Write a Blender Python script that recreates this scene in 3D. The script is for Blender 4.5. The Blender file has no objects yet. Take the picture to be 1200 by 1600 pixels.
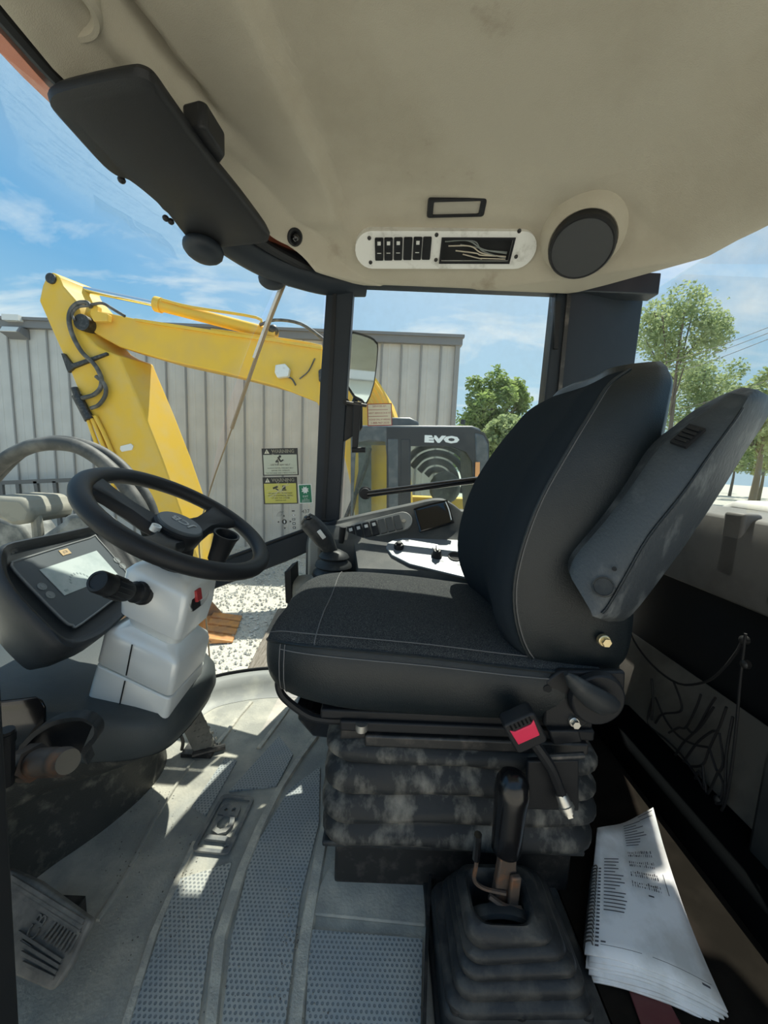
import bpy, bmesh, math, random
from mathutils import Vector, Matrix, noise
from math import radians as R, sin, cos, pi
random.seed(7)
SC = bpy.context.scene
COL = SC.collection
V = Vector
# ------------------------------------------------------------------ camera
FPX = 600.0
PITCH, ROLL = R(7.5), R(2.3)
CAM = V((0, 0, .9))
_F = V((0, cos(PITCH), -sin(PITCH))); _U = V((0, sin(PITCH), cos(PITCH))); _R = V((1, 0, 0))
CR = _R * cos(ROLL) + _U * sin(ROLL)
CU = _U * cos(ROLL) - _R * sin(ROLL)
cd = bpy.data.cameras.new('camera'); cam = bpy.data.objects.new('camera', cd); COL.objects.link(cam)
cam.matrix_world = Matrix(((CR.x, CU.x, -_F.x, CAM.x), (CR.y, CU.y, -_F.y, CAM.y), (CR.z, CU.z, -_F.z, CAM.z), (0, 0, 0, 1)))
cd.sensor_fit = 'HORIZONTAL'; cd.sensor_width = 36; cd.lens = FPX / 1200 * 36
cd.clip_start = .02; cd.clip_end = 400
SC.camera = cam
# ------------------------------------------------------------------ exposure, sky, sun
vs = SC.view_settings
vs.view_transform = 'Standard'; vs.look = 'None'; vs.gamma = 1; vs.use_curve_mapping = False
vs.exposure = 0.0
SUNDIR = V((cos(R(70)) * cos(R(60.5)), sin(R(70)) * cos(R(60.5)), sin(R(60.5))))          # towards the sun
SUN_E = 7.5
SKY_S = 1.0
w = bpy.data.worlds.new('sky'); SC.world = w; w.use_nodes = True
nt = w.node_tree; nt.nodes.clear()
def N(t, **k):
    n = nt.nodes.new(t)
    for a, b in k.items(): setattr(n, a, b)
    return n
def L(a, b): nt.links.new(a, b)
tc = N('ShaderNodeTexCoord'); sx = N('ShaderNodeSeparateXYZ'); L(tc.outputs['Generated'], sx.inputs[0])
ramp = N('ShaderNodeValToRGB'); L(sx.outputs['Z'], ramp.inputs[0])
cr = ramp.color_ramp; cr.elements[0].position = .0; cr.elements[0].color = (.56, .74, .86, 1)
cr.elements[1].position = .62; cr.elements[1].color = (.14, .38, .70, 1)
e = cr.elements.new(.18); e.color = (.42, .67, .86, 1)
e = cr.elements.new(.36); e.color = (.19, .47, .80, 1)
# haze towards the sun
dt = N('ShaderNodeVectorMath', operation='DOT_PRODUCT'); L(tc.outputs['Generated'], dt.inputs[0]); dt.inputs[1].default_value = SUNDIR
mr = N('ShaderNodeMapRange'); L(dt.outputs['Value'], mr.inputs['Value'])
mr.inputs['From Min'].default_value = .56; mr.inputs['From Max'].default_value = 1.0; mr.inputs['To Min'].default_value = 0; mr.inputs['To Max'].default_value = 1
hz = N('ShaderNodeMix', data_type='RGBA'); L(mr.outputs['Result'], hz.inputs['Factor']); L(ramp.outputs['Color'], hz.inputs['A']); hz.inputs['B'].default_value = (.88, .97, 1.02, 1)
# clouds: wisps on a high flat layer
mx = N('ShaderNodeMath', operation='MAXIMUM'); L(sx.outputs['Z'], mx.inputs[0]); mx.inputs[1].default_value = .06
ad = N('ShaderNodeMath', operation='ADD'); L(mx.outputs[0], ad.inputs[0]); ad.inputs[1].default_value = .25
dv = N('ShaderNodeVectorMath', operation='DIVIDE'); L(tc.outputs['Generated'], dv.inputs[0])
cb = N('ShaderNodeCombineXYZ'); L(ad.outputs[0], cb.inputs[0]); L(ad.outputs[0], cb.inputs[1]); cb.inputs[2].default_value = 1; L(cb.outputs[0], dv.inputs[1])
mp = N('ShaderNodeMapping'); L(dv.outputs[0], mp.inputs[0]); mp.inputs['Scale'].default_value = (1.0, 1.7, .3); mp.inputs['Rotation'].default_value = (0, 0, .5); mp.inputs['Location'].default_value = (.35, .2, 0)
nz = N('ShaderNodeTexNoise'); L(mp.outputs[0], nz.inputs['Vector']); nz.inputs['Scale'].default_value = 2.1; nz.inputs['Detail'].default_value = 7; nz.inputs['Roughness'].default_value = .58; nz.inputs['Distortion'].default_value = .5
cr2 = N('ShaderNodeValToRGB'); L(nz.outputs['Fac'], cr2.inputs[0])
cr2.color_ramp.elements[0].position = .50; cr2.color_ramp.elements[0].color = (0, 0, 0, 1)
cr2.color_ramp.elements[1].position = .72; cr2.color_ramp.elements[1].color = (.85, .85, .85, 1)
cm = N('ShaderNodeMix', data_type='RGBA'); L(cr2.outputs['Color'], cm.inputs['Factor']); L(hz.outputs['Result'], cm.inputs['A']); cm.inputs['B'].default_value = (.93, .96, .98, 1)
bg = N('ShaderNodeBackground'); L(cm.outputs['Result'], bg.inputs['Color']); bg.inputs['Strength'].default_value = SKY_S
wo = N('ShaderNodeOutputWorld'); L(bg.outputs[0], wo.inputs[0])
sd = bpy.data.lights.new('sun', 'SUN'); sd.energy = SUN_E; sd.angle = R(.6); sd.color = (1, .95, .84)
so = bpy.data.objects.new('sun', sd); COL.objects.link(so); so.location = (8, 6, 9)
so.rotation_euler = SUNDIR.to_track_quat('Z', 'Y').to_euler()
SC.cycles.use_denoising = True
SC.cycles.max_bounces = 10; SC.cycles.diffuse_bounces = 6; SC.cycles.transparent_max_bounces = 24; SC.cycles.sample_clamp_indirect = 6
# ------------------------------------------------------------------ helpers
def at(px, py, X=None, Y=None, Z=None):
    """point of the place seen in direction (px, py), at a known X, Y or height Z"""
    d = _F + CR * ((px - 600) / FPX) - CU * ((py - 800) / FPX)
    t = (Y - CAM.y) / d.y if Y is not None else (X - CAM.x) / d.x if X is not None else (Z - CAM.z) / d.z
    return CAM + d * t
def nm(): return bmesh.new()
def box(bm, c, s, rot=None):
    vs_ = []
    for i in (-1, 1):
        for j in (-1, 1):
            for k in (-1, 1):
                p = V((i * s[0] / 2, j * s[1] / 2, k * s[2] / 2))
                if rot: p = rot @ p
                vs_.append(bm.verts.new(V(c) + p))
    for f in ((0, 1, 3, 2), (4, 6, 7, 5), (0, 4, 5, 1), (2, 3, 7, 6), (0, 2, 6, 4), (1, 5, 7, 3)):
        bm.faces.new([vs_[i] for i in f])
def loft(bm, rings, closed=True, cap=True, cyclic=False):
    rs = [[bm.verts.new(p) for p in r] for r in rings]
    n = len(rs[0]); out = []
    m = len(rs)
    for i in range(m if cyclic else m - 1):
        a, b = rs[i], rs[(i + 1) % m]
        for j in range(n if closed else n - 1):
            k = (j + 1) % n
            try: out.append((bm.faces.new((a[j], a[k], b[k], b[j])), i, j))
            except ValueError: pass
    if cap and closed and not cyclic:
        bm.faces.new(list(reversed(rs[0]))); bm.faces.new(rs[-1])
    return out
def prism(bm, pts, vec):
    loft(bm, [pts, [V(p) + V(vec) for p in pts]])
def perp(d):
    d = V(d).normalized(); a = V((0, 0, 1)) if abs(d.z) < .9 else V((1, 0, 0))
    u = d.cross(a).normalized(); return u, d.cross(u).normalized()
def cyl(bm, p0, p1, r0, r1=None, seg=16):
    p0, p1 = V(p0), V(p1); u, v = perp(p1 - p0); r1 = r0 if r1 is None else r1
    rg = lambda p, r: [p + (u * cos(2 * pi * i / seg) + v * sin(2 * pi * i / seg)) * r for i in range(seg)]
    loft(bm, [rg(p0, r0), rg(p1, r1)])
def lathe(bm, p, axis, prof, seg=20):
    p = V(p); ax = V(axis).normalized(); u, v = perp(ax)
    loft(bm, [[p + ax * h + (u * cos(2 * pi * i / seg) + v * sin(2 * pi * i / seg)) * max(r, 1e-4) for i in range(seg)] for r, h in prof])
def spline(pts, n=8):
    pts = [V(p) for p in pts]
    if len(pts) < 3: return [pts[0].lerp(pts[-1], i / n) for i in range(n + 1)]
    out = []
    for i in range(len(pts) - 1):
        p0 = pts[i - 1] if i else pts[0] * 2 - pts[1]; p1 = pts[i]; p2 = pts[i + 1]
        p3 = pts[i + 2] if i + 2 < len(pts) else pts[-1] * 2 - pts[-2]
        for k in range(n):
            t = k / n
            out.append(.5 * ((2 * p1) + (p2 - p0) * t + (2 * p0 - 5 * p1 + 4 * p2 - p3) * t * t + (3 * p1 - p0 - 3 * p2 + p3) * t ** 3))
    out.append(pts[-1]); return out
def tube(bm, pts, r, seg=8, smooth=6, cyclic=False):
    P = spline(pts, smooth) if smooth else [V(p) for p in pts]
    rings = []; u = None
    for i, p in enumerate(P):
        d = (P[min(i + 1, len(P) - 1)] - P[max(i - 1, 0)])
        if d.length < 1e-9: continue
        d.normalize()
        if u is None: u, _ = perp(d)
        u = (u - d * u.dot(d)).normalized(); v = d.cross(u)
        rr = r(i / (len(P) - 1)) if callable(r) else r
        rings.append([p + (u * cos(2 * pi * k / seg) + v * sin(2 * pi * k / seg)) * rr for k in range(seg)])
    loft(bm, rings)
def ball(bm, c, r, seg=14, rings=8, M=None):
    c = V(c); r = V((r, r, r)) if not hasattr(r, '__len__') else V(r); rg = []
    for i in range(rings + 1):
        a = -pi / 2 + pi * i / rings; cr_ = max(cos(a), 1e-3)
        ring = [V((cos(2 * pi * k / seg) * cr_ * r.x, sin(2 * pi * k / seg) * cr_ * r.y, sin(a) * r.z)) for k in range(seg)]
        rg.append([c + (M @ q if M else q) for q in ring])
    loft(bm, rg)
def rrect(w_, h_, r, n=4):
    """rounded rectangle outline (2D) centred at 0"""
    o = []
    for cx, cy, a0 in ((w_ / 2 - r, h_ / 2 - r, 0), (-w_ / 2 + r, h_ / 2 - r, 90), (-w_ / 2 + r, -h_ / 2 + r, 180), (w_ / 2 - r, -h_ / 2 + r, 270)):
        for k in range(n + 1):
            a = R(a0 + 90 * k / n); o.append((cx + r * cos(a), cy + r * sin(a)))
    return o
class Frame:
    """local axes on a surface: u right, v up, n outwards"""
    def __init__(s, o, u, v):
        s.o = V(o); s.u = V(u).normalized(); v = V(v); s.v = (v - s.u * v.dot(s.u)).normalized(); s.n = s.u.cross(s.v)
    def __call__(s, a, b, c=0): return s.o + s.u * a + s.v * b + s.n * c
    def mat3(s): return Matrix(((s.u.x, s.v.x, s.n.x), (s.u.y, s.v.y, s.n.y), (s.u.z, s.v.z, s.n.z)))
    def plate(s, bm, out, c0, c1): loft(bm, [[s(a, b, c0) for a, b in out], [s(a, b, c1) for a, b in out]])
    def box(s, bm, c, size): box(bm, s(*c), size, s.mat3())
def pip(outer, holes, bm, fr, c0, c1):
    """plate with a rectangular hole: outer (x0,y0,x1,y1) minus one hole, as four bars"""
    x0, y0, x1, y1 = outer; a0, b0, a1, b1 = holes
    for (p0, q0, p1, q1) in ((x0, y0, x1, b0), (x0, b1, x1, y1), (x0, b0, a0, b1), (a1, b0, x1, b1)):
        if p1 - p0 > 1e-5 and q1 - q0 > 1e-5: fr.box(bm, ((p0 + p1) / 2, (q0 + q1) / 2, (c0 + c1) / 2), (p1 - p0, q1 - q0, c1 - c0))
ORG = {}
def link(name, mesh, parent=None, loc=None):
    o = bpy.data.objects.new(name, mesh); COL.objects.link(o)
    if parent is not None: o.parent = parent; ORG[o.name] = ORG[parent.name]
    return o
def thing(name, label, cat, loc, group=None):
    o = link(name, None); o.location = V(loc); ORG[o.name] = V(loc); o.empty_display_size = .05
    o['label'] = label; o['category'] = cat
    if group: o['group'] = group
    return o
def struct_root(name, loc=(0, 0, 0)):
    o = link(name, None); o.location = V(loc); ORG[o.name] = V(loc); o['kind'] = 'structure'; return o
def fin(bm, name, m, org, smooth, angle, bev):
    bmesh.ops.remove_doubles(bm, verts=bm.verts, dist=1e-6)
    bmesh.ops.recalc_face_normals(bm, faces=bm.faces)
    bmesh.ops.translate(bm, verts=bm.verts, vec=-org)
    me = bpy.data.meshes.new(name); bm.to_mesh(me); bm.free()
    for q in (m if isinstance(m, (list, tuple)) else [m]): me.materials.append(q)
    if smooth:
        for p in me.polygons: p.use_smooth = True
        me.set_sharp_from_angle(angle=R(angle))
    return me
def addbev(o, bev, seg=2):
    if bev:
        b = o.modifiers.new('bevel', 'BEVEL'); b.width = bev; b.segments = seg; b.limit_method = 'ANGLE'; b.angle_limit = R(35); b.harden_normals = False
def part(name, bm, m, parent, label=None, smooth=True, angle=35, bev=0, kind=None):
    me = fin(bm, name, m, ORG[parent.name], smooth, angle, bev)
    o = link(name, me, parent)
    addbev(o, bev)
    if label: o['label'] = label
    if kind: o['kind'] = kind
    return o
def solo(name, bm, m, label, cat, loc=None, group=None, smooth=True, angle=35, bev=0, kind=None):
    if loc is None:
        bm.verts.ensure_lookup_table(); cs = [v.co for v in bm.verts]
        loc = V(((min(c.x for c in cs) + max(c.x for c in cs)) / 2, (min(c.y for c in cs) + max(c.y for c in cs)) / 2, min(c.z for c in cs)))
    me = fin(bm, name, m, V(loc), smooth, angle, bev); o = link(name, me); o.location = V(loc); ORG[o.name] = V(loc)
    addbev(o, bev)
    if label: o['label'] = label
    if cat: o['category'] = cat
    if group: o['group'] = group
    if kind: o['kind'] = kind
    return o
def struct(name, bm, m, loc=(0, 0, 0), smooth=True, angle=35, bev=0):
    return solo(name, bm, m, None, None, loc=loc, smooth=smooth, angle=angle, bev=bev, kind='structure')
def copypart(o, parent, delta):
    c = o.copy(); COL.objects.link(c); c.parent = parent; c.location = o.location + V(delta)
    ORG[c.name] = ORG[parent.name]
    return c
_fonts = {}
def text_bm(bm, body, size, fr, a=0, b=0, c=.0006, ext=0, align='CENTER', squash=1, bold=0):
    cu = bpy.data.curves.new('t', 'FONT'); cu.body = body; cu.size = size; cu.extrude = ext; cu.align_x = align; cu.align_y = 'CENTER'; cu.offset = bold
    cu.resolution_u = 2
    o = bpy.data.objects.new('t', cu); COL.objects.link(o)
    me = bpy.data.meshes.new_from_object(o.evaluated_get(bpy.context.evaluated_depsgraph_get()))
    bpy.data.objects.remove(o); bpy.data.curves.remove(cu)
    tmp = bmesh.new(); tmp.from_mesh(me); bpy.data.meshes.remove(me)
    mp_ = {}
    for v in tmp.verts: mp_[v.index] = bm.verts.new(fr(a + v.co.x * squash, b + v.co.y, c + v.co.z))
    for f in tmp.faces:
        try: bm.faces.new([mp_[v.index] for v in f.verts])
        except ValueError: pass
    tmp.free()
# ------------------------------------------------------------------ materials
def mat(name, col, rough=.5, metal=0, col2=None, ns=14, lo=.42, hi=.62, bump=0, bs=300, spec=.5, coat=0, stretch=None, col3=None, ns3=5, lo3=.5, hi3=.7):
    m = bpy.data.materials.new(name); m.use_nodes = True; t = m.node_tree; b = t.nodes['Principled BSDF']
    b.inputs['Base Color'].default_value = (*col, 1); b.inputs['Roughness'].default_value = rough; b.inputs['Metallic'].default_value = metal
    b.inputs['Specular IOR Level'].default_value = spec; b.inputs['Coat Weight'].default_value = coat
    if col2 or bump or col3:
        tc = t.nodes.new('ShaderNodeTexCoord'); src = tc.outputs['Object']
        if stretch:
            mp_ = t.nodes.new('ShaderNodeMapping'); mp_.inputs['Scale'].default_value = stretch; t.links.new(src, mp_.inputs[0]); src = mp_.outputs[0]
        prev = None
        for c2, sc, l_, h_ in ((col2, ns, lo, hi), (col3, ns3, lo3, hi3)):
            if not c2: continue
            n = t.nodes.new('ShaderNodeTexNoise'); n.inputs['Scale'].default_value = sc; n.inputs['Detail'].default_value = 6; n.inputs['Roughness'].default_value = .6
            t.links.new(src, n.inputs['Vector'])
            r = t.nodes.new('ShaderNodeMapRange'); r.inputs['From Min'].default_value = l_; r.inputs['From Max'].default_value = h_; t.links.new(n.outputs['Fac'], r.inputs['Value'])
            x = t.nodes.new('ShaderNodeMix'); x.data_type = 'RGBA'; t.links.new(r.outputs[0], x.inputs['Factor'])
            if prev: t.links.new(prev, x.inputs['A'])
            else: x.inputs['A'].default_value = (*col, 1)
            x.inputs['B'].default_value = (*c2, 1); prev = x.outputs['Result']
        if prev: t.links.new(prev, b.inputs['Base Color'])
        if bump:
            n = t.nodes.new('ShaderNodeTexNoise'); n.inputs['Scale'].default_value = bs; n.inputs['Detail'].default_value = 3; t.links.new(src, n.inputs['Vector'])
            bp = t.nodes.new('ShaderNodeBump'); bp.inputs['Strength'].default_value = bump; bp.inputs['Distance'].default_value = .004; t.links.new(n.outputs['Fac'], bp.inputs['Height']); t.links.new(bp.outputs[0], b.inputs['Normal'])
    return m
def glass_mat(name, tint=(.95, .98, .97), dirt=.03, refl=.12, haze=(.55, .58, .58)):
    m = bpy.data.materials.new(name); m.use_nodes = True; t = m.node_tree; t.nodes.clear()
    n = t.nodes.new; o = n('ShaderNodeOutputMaterial'); tr = n('ShaderNodeBsdfTransparent'); tr.inputs[0].default_value = (*tint, 1)
    gl = n('ShaderNodeBsdfGlossy'); gl.inputs['Roughness'].default_value = .02; gl.inputs[0].default_value = (.9, .95, 1, 1)
    lw = n('ShaderNodeFresnel'); lw.inputs['IOR'].default_value = 1.45
    m1 = n('ShaderNodeMixShader'); ml = n('ShaderNodeMath'); ml.operation = 'MULTIPLY'; ml.inputs[1].default_value = refl
    t.links.new(lw.outputs[0], ml.inputs[0]); t.links.new(ml.outputs[0], m1.inputs[0]); t.links.new(tr.outputs[0], m1.inputs[1]); t.links.new(gl.outputs[0], m1.inputs[2])
    df = n('ShaderNodeBsdfDiffuse'); df.inputs[0].default_value = (*haze, 1)
    tcx = n('ShaderNodeTexCoord'); nz_ = n('ShaderNodeTexNoise'); nz_.inputs['Scale'].default_value = 6; nz_.inputs['Detail'].default_value = 8; nz_.inputs['Roughness'].default_value = .7
    t.links.new(tcx.outputs['Object'], nz_.inputs['Vector'])
    mr_ = n('ShaderNodeMapRange'); mr_.inputs['From Min'].default_value = .45; mr_.inputs['From Max'].default_value = .8; mr_.inputs['To Min'].default_value = dirt * .3; mr_.inputs['To Max'].default_value = dirt * 2.5
    t.links.new(nz_.outputs['Fac'], mr_.inputs['Value'])
    m2 = n('ShaderNodeMixShader'); t.links.new(mr_.outputs[0], m2.inputs[0]); t.links.new(m1.outputs[0], m2.inputs[1]); t.links.new(df.outputs[0], m2.inputs[2])
    t.links.new(m2.outputs[0], o.inputs[0])
    return m
M = dict(
    liner=mat('headliner', (.43, .395, .32), .9, col2=(.36, .325, .255), ns=3.5, lo=.45, hi=.75, bump=.25, bs=500, col3=(.25, .21, .155), ns3=7, lo3=.64, hi3=.85, spec=.2),
    liner_dark=mat('liner_dark', (.33, .31, .26), .9),
    black=mat('black_plastic', (.013, .014, .016), .5, bump=.12, bs=700, spec=.32),
    gloss=mat('gloss_black', (.008, .008, .009), .12, coat=.3),
    frame=mat('frame_paint', (.013, .019, .027), .5, col2=(.022, .028, .036), ns=6, lo=.5, hi=.8, spec=.35),
    dark=mat('dark_void', (.008, .009, .010), .8),
    dash=mat('dash_plastic', (.052, .062, .066), .5, bump=.2, bs=600, col2=(.08, .088, .086), ns=9, lo=.5, hi=.78, spec=.4),
    dashmud=mat('muddy_plastic', (.045, .047, .044), .5, col2=(.19, .18, .15), ns=26, lo=.53, hi=.74, bump=.25, bs=200, stretch=(2.2, .8, 1)),
    housing=mat('housing_plastic', (.026, .030, .034), .48, spec=.4, bump=.15, bs=700),
    bezel=mat('bezel_panel', (.07, .082, .09), .35),
    lcd=mat('lcd', (.52, .58, .56), .25, col2=(.42, .49, .48), ns=20),
    leather=mat('leather', (.0095, .014, .0165), .40, bump=.25, bs=450, col2=(.017, .021, .023), ns=7, lo=.45, hi=.75, spec=.42),
    scuffed=mat('scuffed_vinyl', (.045, .052, .058), .5, spec=.35, col2=(.17, .18, .18), ns=16, lo=.52, hi=.74, bump=.3, bs=120, stretch=(1.6, 1, .8)),
    fabric=mat('seat_fabric', (.021, .025, .030), .95, col2=(.20, .20, .185), ns=900, lo=.47, hi=.68, bump=.4, bs=900, spec=.05),
    fabdark=mat('seat_fabric_dark', (.018, .024, .030), .95, bump=.3, bs=900, spec=.05),
    stitch=mat('stitch', (.16, .16, .16), .8),
    bellow=mat('bellows_rubber', (.026, .028, .029), .55, spec=.3, col2=(.26, .245, .21), ns=24, lo=.47, hi=.76, bump=.3, bs=90, stretch=(1, 1, .5)),
    rubber=mat('rubber', (.024, .027, .029), .5, col2=(.085, .084, .078), ns=18, lo=.5, hi=.75, spec=.35),
    steel_dk=mat('dark_steel', (.05, .05, .05), .45, .6, col2=(.13, .12, .11), ns=30, lo=.5, hi=.7),
    gaiter=mat('gaiter_rubber', (.022, .024, .026), .5, spec=.35, col2=(.085, .08, .07), ns=20, lo=.48, hi=.74, bump=.25, bs=120),
    grip=mat('grip_black', (.006, .006, .007), .22, spec=.5),
    rust=mat('rusty_steel', (.11, .085, .07), .6, .5, col2=(.25, .11, .05), ns=25, lo=.52, hi=.7),
    bolt=mat('zinc_bolt', (.62, .60, .55), .35, .9),
    gold=mat('yellow_zinc', (.72, .60, .36), .35, .9),
    chrome=mat('chrome', (.75, .77, .8), .12, 1),
    silver=mat('silver_paint', (.80, .82, .80), .30, .15, bump=.05, bs=900, coat=.1),
    mat_=mat('floor_rubber', (.34, .335, .30), .8, col2=(.56, .53, .45), ns=7, lo=.42, hi=.66, bump=.35, bs=160, col3=(.27, .29, .29), ns3=4, lo3=.5, hi3=.7, spec=.25),
    rib=mat('floor_rib', (.44, .425, .375), .85, col2=(.64, .60, .50), ns=30, lo=.45, hi=.65, bump=.5, bs=250),
    kick=mat('kick_plastic', (.27, .275, .26), .5, col2=(.44, .43, .37), ns=9, lo=.5, hi=.75),
    sillbeige=mat('dusty_sunlit_plastic', (.30, .29, .25), .7, bump=.2, bs=300),  # dusty beige with the sunlit look of the pedestal put into the colour
    console=mat('console_plastic', (.075, .080, .080), .6, bump=.2, bs=500, col2=(.12, .12, .112), ns=8, spec=.3),
    white=mat('white_plate', (.20, .225, .25), .4),
    alu=mat('brushed_plate', (.78, .78, .75), .45, .15, col2=(.45, .44, .4), ns=25, lo=.55, hi=.8),
    legend=mat('white_legend', (.6, .6, .58), .5),
    amber=mat('amber', (.75, .34, .12), .4), red=mat('red_button', (.75, .03, .09), .35), redpaint=mat('red_paint', (.10, .016, .02), .6, col2=(.11, .03, .03), ns=14),
    paper=mat('paper', (.90, .91, .92), .8, col2=(.62, .62, .6), ns=7), ink=mat('ink', (.08, .08, .09), .8), inkgrey=mat('ink_grey', (.28, .28, .3), .8),
    yellow=mat('yellow_paint', (.74, .46, .05), .5, col2=(.68, .46, .12), ns=3, lo=.4, hi=.7, col3=(.28, .18, .06), ns3=22, lo3=.70, hi3=.78, spec=.3),
    yellow2=mat('pale_yellow_paint', (.80, .50, .06), .5, spec=.3, col2=(.72, .46, .09), ns=2), orange=mat('orange_paint', (.65, .27, .06), .5, col2=(.45, .20, .07), ns=8),
    roofred=mat('roof_paint', (.55, .17, .09), .5),
    hose=mat('hose_rubber', (.055, .055, .052), .6, col2=(.17, .16, .145), ns=8, lo=.45, hi=.7),
    dusty=mat('dusty_grey', (.30, .285, .24), .85, col2=(.15, .145, .13), ns=7, lo=.45, hi=.7),
    hood=mat('hood_plastic', (.10, .105, .105), .7, col2=(.30, .30, .28), ns=7, lo=.45, hi=.65),
    siding=mat('siding', (.56, .55, .525), .6, col2=(.49, .48, .46), ns=1.2), trim=mat('roof_trim', (.19, .19, .195), .6), rib_b=mat('siding_rib', (.26, .255, .25), .6), lamp=mat('lamp_white', (.7, .7, .68), .5),
    fence=mat('fence_metal', (.12, .12, .12), .6),
    cabgrey=mat('excavator_cab', (.06, .075, .083), .4, col2=(.11, .12, .125), ns=9), cabblack=mat('cab_black', (.018, .022, .026), .4),
    gravel=mat('gravel', (.56, .53, .46), .95, col2=(.28, .265, .235), ns=75, lo=.5, hi=.60, bump=.9, bs=40, col3=(.40, .42, .27), ns3=.55, lo3=.57, hi3=.75), stone=mat('stone', (.66, .63, .56), .9, col2=(.42, .40, .36), ns=4),
    wood=mat('weathered_wood', (.13, .105, .08), .8, col2=(.21, .18, .15), ns=10, stretch=(6, .8, 1)),
    leaf=mat('leaf', (.30, .38, .12), .6, col2=(.14, .22, .07), ns=1.2), leaf2=mat('leaf_pale', (.40, .46, .22), .6, col2=(.26, .33, .15), ns=1.0), bark=mat('bark', (.16, .13, .1), .9),
    fender=mat('fender_panel', (.15, .143, .132), .6, col2=(.11, .105, .095), ns=6), whitehood=mat('pale_hood', (.74, .72, .68), .5), 
    dyel=mat('decal_yellow', (.62, .58, .13), .5), dpale=mat('decal_pale', (.55, .58, .47), .5), dblack=mat('decal_black', (.03, .03, .028), .5), dgreen=mat('decal_green', (.02, .20, .10), .5), dcream=mat('decal_cream', (.80, .76, .60), .5), dwhite=mat('decal_white', (.8, .82, .8), .5), dred=mat('decal_red', (.35, .06, .05), .5), dgrey=mat('decal_grey', (.35, .36, .36), .6),
    glass=glass_mat('window_glass'), wglass=glass_mat('windscreen_glass', refl=.10, dirt=.004), cabglass=glass_mat('excavator_glass', (.88, .94, .91), .03, .3, (.5, .55, .52)),
    mirror=mat('mirror_glass', (.8, .84, .86), .03, 1), lens=mat('lamp_lens', (.34, .32, .27), .3),
    grille=mat('speaker_cloth', (.05, .053, .056), .8, bump=.4, bs=900),
    wall=mat('interior_wall', (.022, .025, .026), .6, spec=.3, col2=(.05, .052, .05), ns=5, lo=.5, hi=.75),
    netc=mat('net_cord', (.012, .012, .013), .7), wire=mat('wire_insulation', (.20, .22, .21), .5), wirep=mat('wire_pale', (.5, .45, .36), .5), seam=mat('glass_seam', (.33, .25, .15), .5),
)

for k in ('leaf', 'leaf2'):
    t = M[k].node_tree; b = t.nodes['Principled BSDF']; o = [n for n in t.nodes if n.type == 'OUTPUT_MATERIAL'][0]
    tl = t.nodes.new('ShaderNodeBsdfTranslucent'); t.links.new(b.inputs['Base Color'].links[0].from_socket, tl.inputs[0])
    mx_ = t.nodes.new('ShaderNodeMixShader'); mx_.inputs[0].default_value = .5; t.links.new(b.outputs[0], mx_.inputs[1]); t.links.new(tl.outputs[0], mx_.inputs[2]); t.links.new(mx_.outputs[0], o.inputs[0])
def tread_mat():
    m = mat('tread_rubber', (.36, .385, .39), .7, col2=(.52, .51, .46), ns=5, lo=.45, hi=.68)
    t = m.node_tree; b = t.nodes['Principled BSDF']; tc = t.nodes.new('ShaderNodeTexCoord'); s = None
    for k in range(3):
        a = R(90 + 120 * k); kk = 2 * pi / .0075
        d = t.nodes.new('ShaderNodeVectorMath'); d.operation = 'DOT_PRODUCT'; t.links.new(tc.outputs['Object'], d.inputs[0]); d.inputs[1].default_value = (cos(a) * kk, sin(a) * kk, 0)
        c = t.nodes.new('ShaderNodeMath'); c.operation = 'COSINE'; t.links.new(d.outputs['Value'], c.inputs[0])
        if s is None: s = c.outputs[0]
        else:
            q = t.nodes.new('ShaderNodeMath'); q.operation = 'ADD'; t.links.new(s, q.inputs[0]); t.links.new(c.outputs[0], q.inputs[1]); s = q.outputs[0]
    r = t.nodes.new('ShaderNodeMapRange'); r.inputs['From Min'].default_value = .2; r.inputs['From Max'].default_value = 1.2; t.links.new(s, r.inputs['Value'])
    prev = b.inputs['Base Color'].links[0].from_socket
    x = t.nodes.new('ShaderNodeMix'); x.data_type = 'RGBA'; fm = t.nodes.new('ShaderNodeMath'); fm.operation = 'MULTIPLY'; fm.inputs[1].default_value = .75
    t.links.new(r.outputs[0], fm.inputs[0]); t.links.new(fm.outputs[0], x.inputs['Factor']); t.links.new(prev, x.inputs['A']); x.inputs['B'].default_value = (.15, .175, .19, 1); t.links.new(x.outputs['Result'], b.inputs['Base Color'])
    bp = t.nodes.new('ShaderNodeBump'); bp.inputs['Strength'].default_value = .6; bp.inputs['Distance'].default_value = .002; bp.invert = True; t.links.new(r.outputs[0], bp.inputs['Height']); t.links.new(bp.outputs[0], b.inputs['Normal'])
    return m
M['tread'] = tread_mat()
Z0 = V((0, 0, 0))
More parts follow.
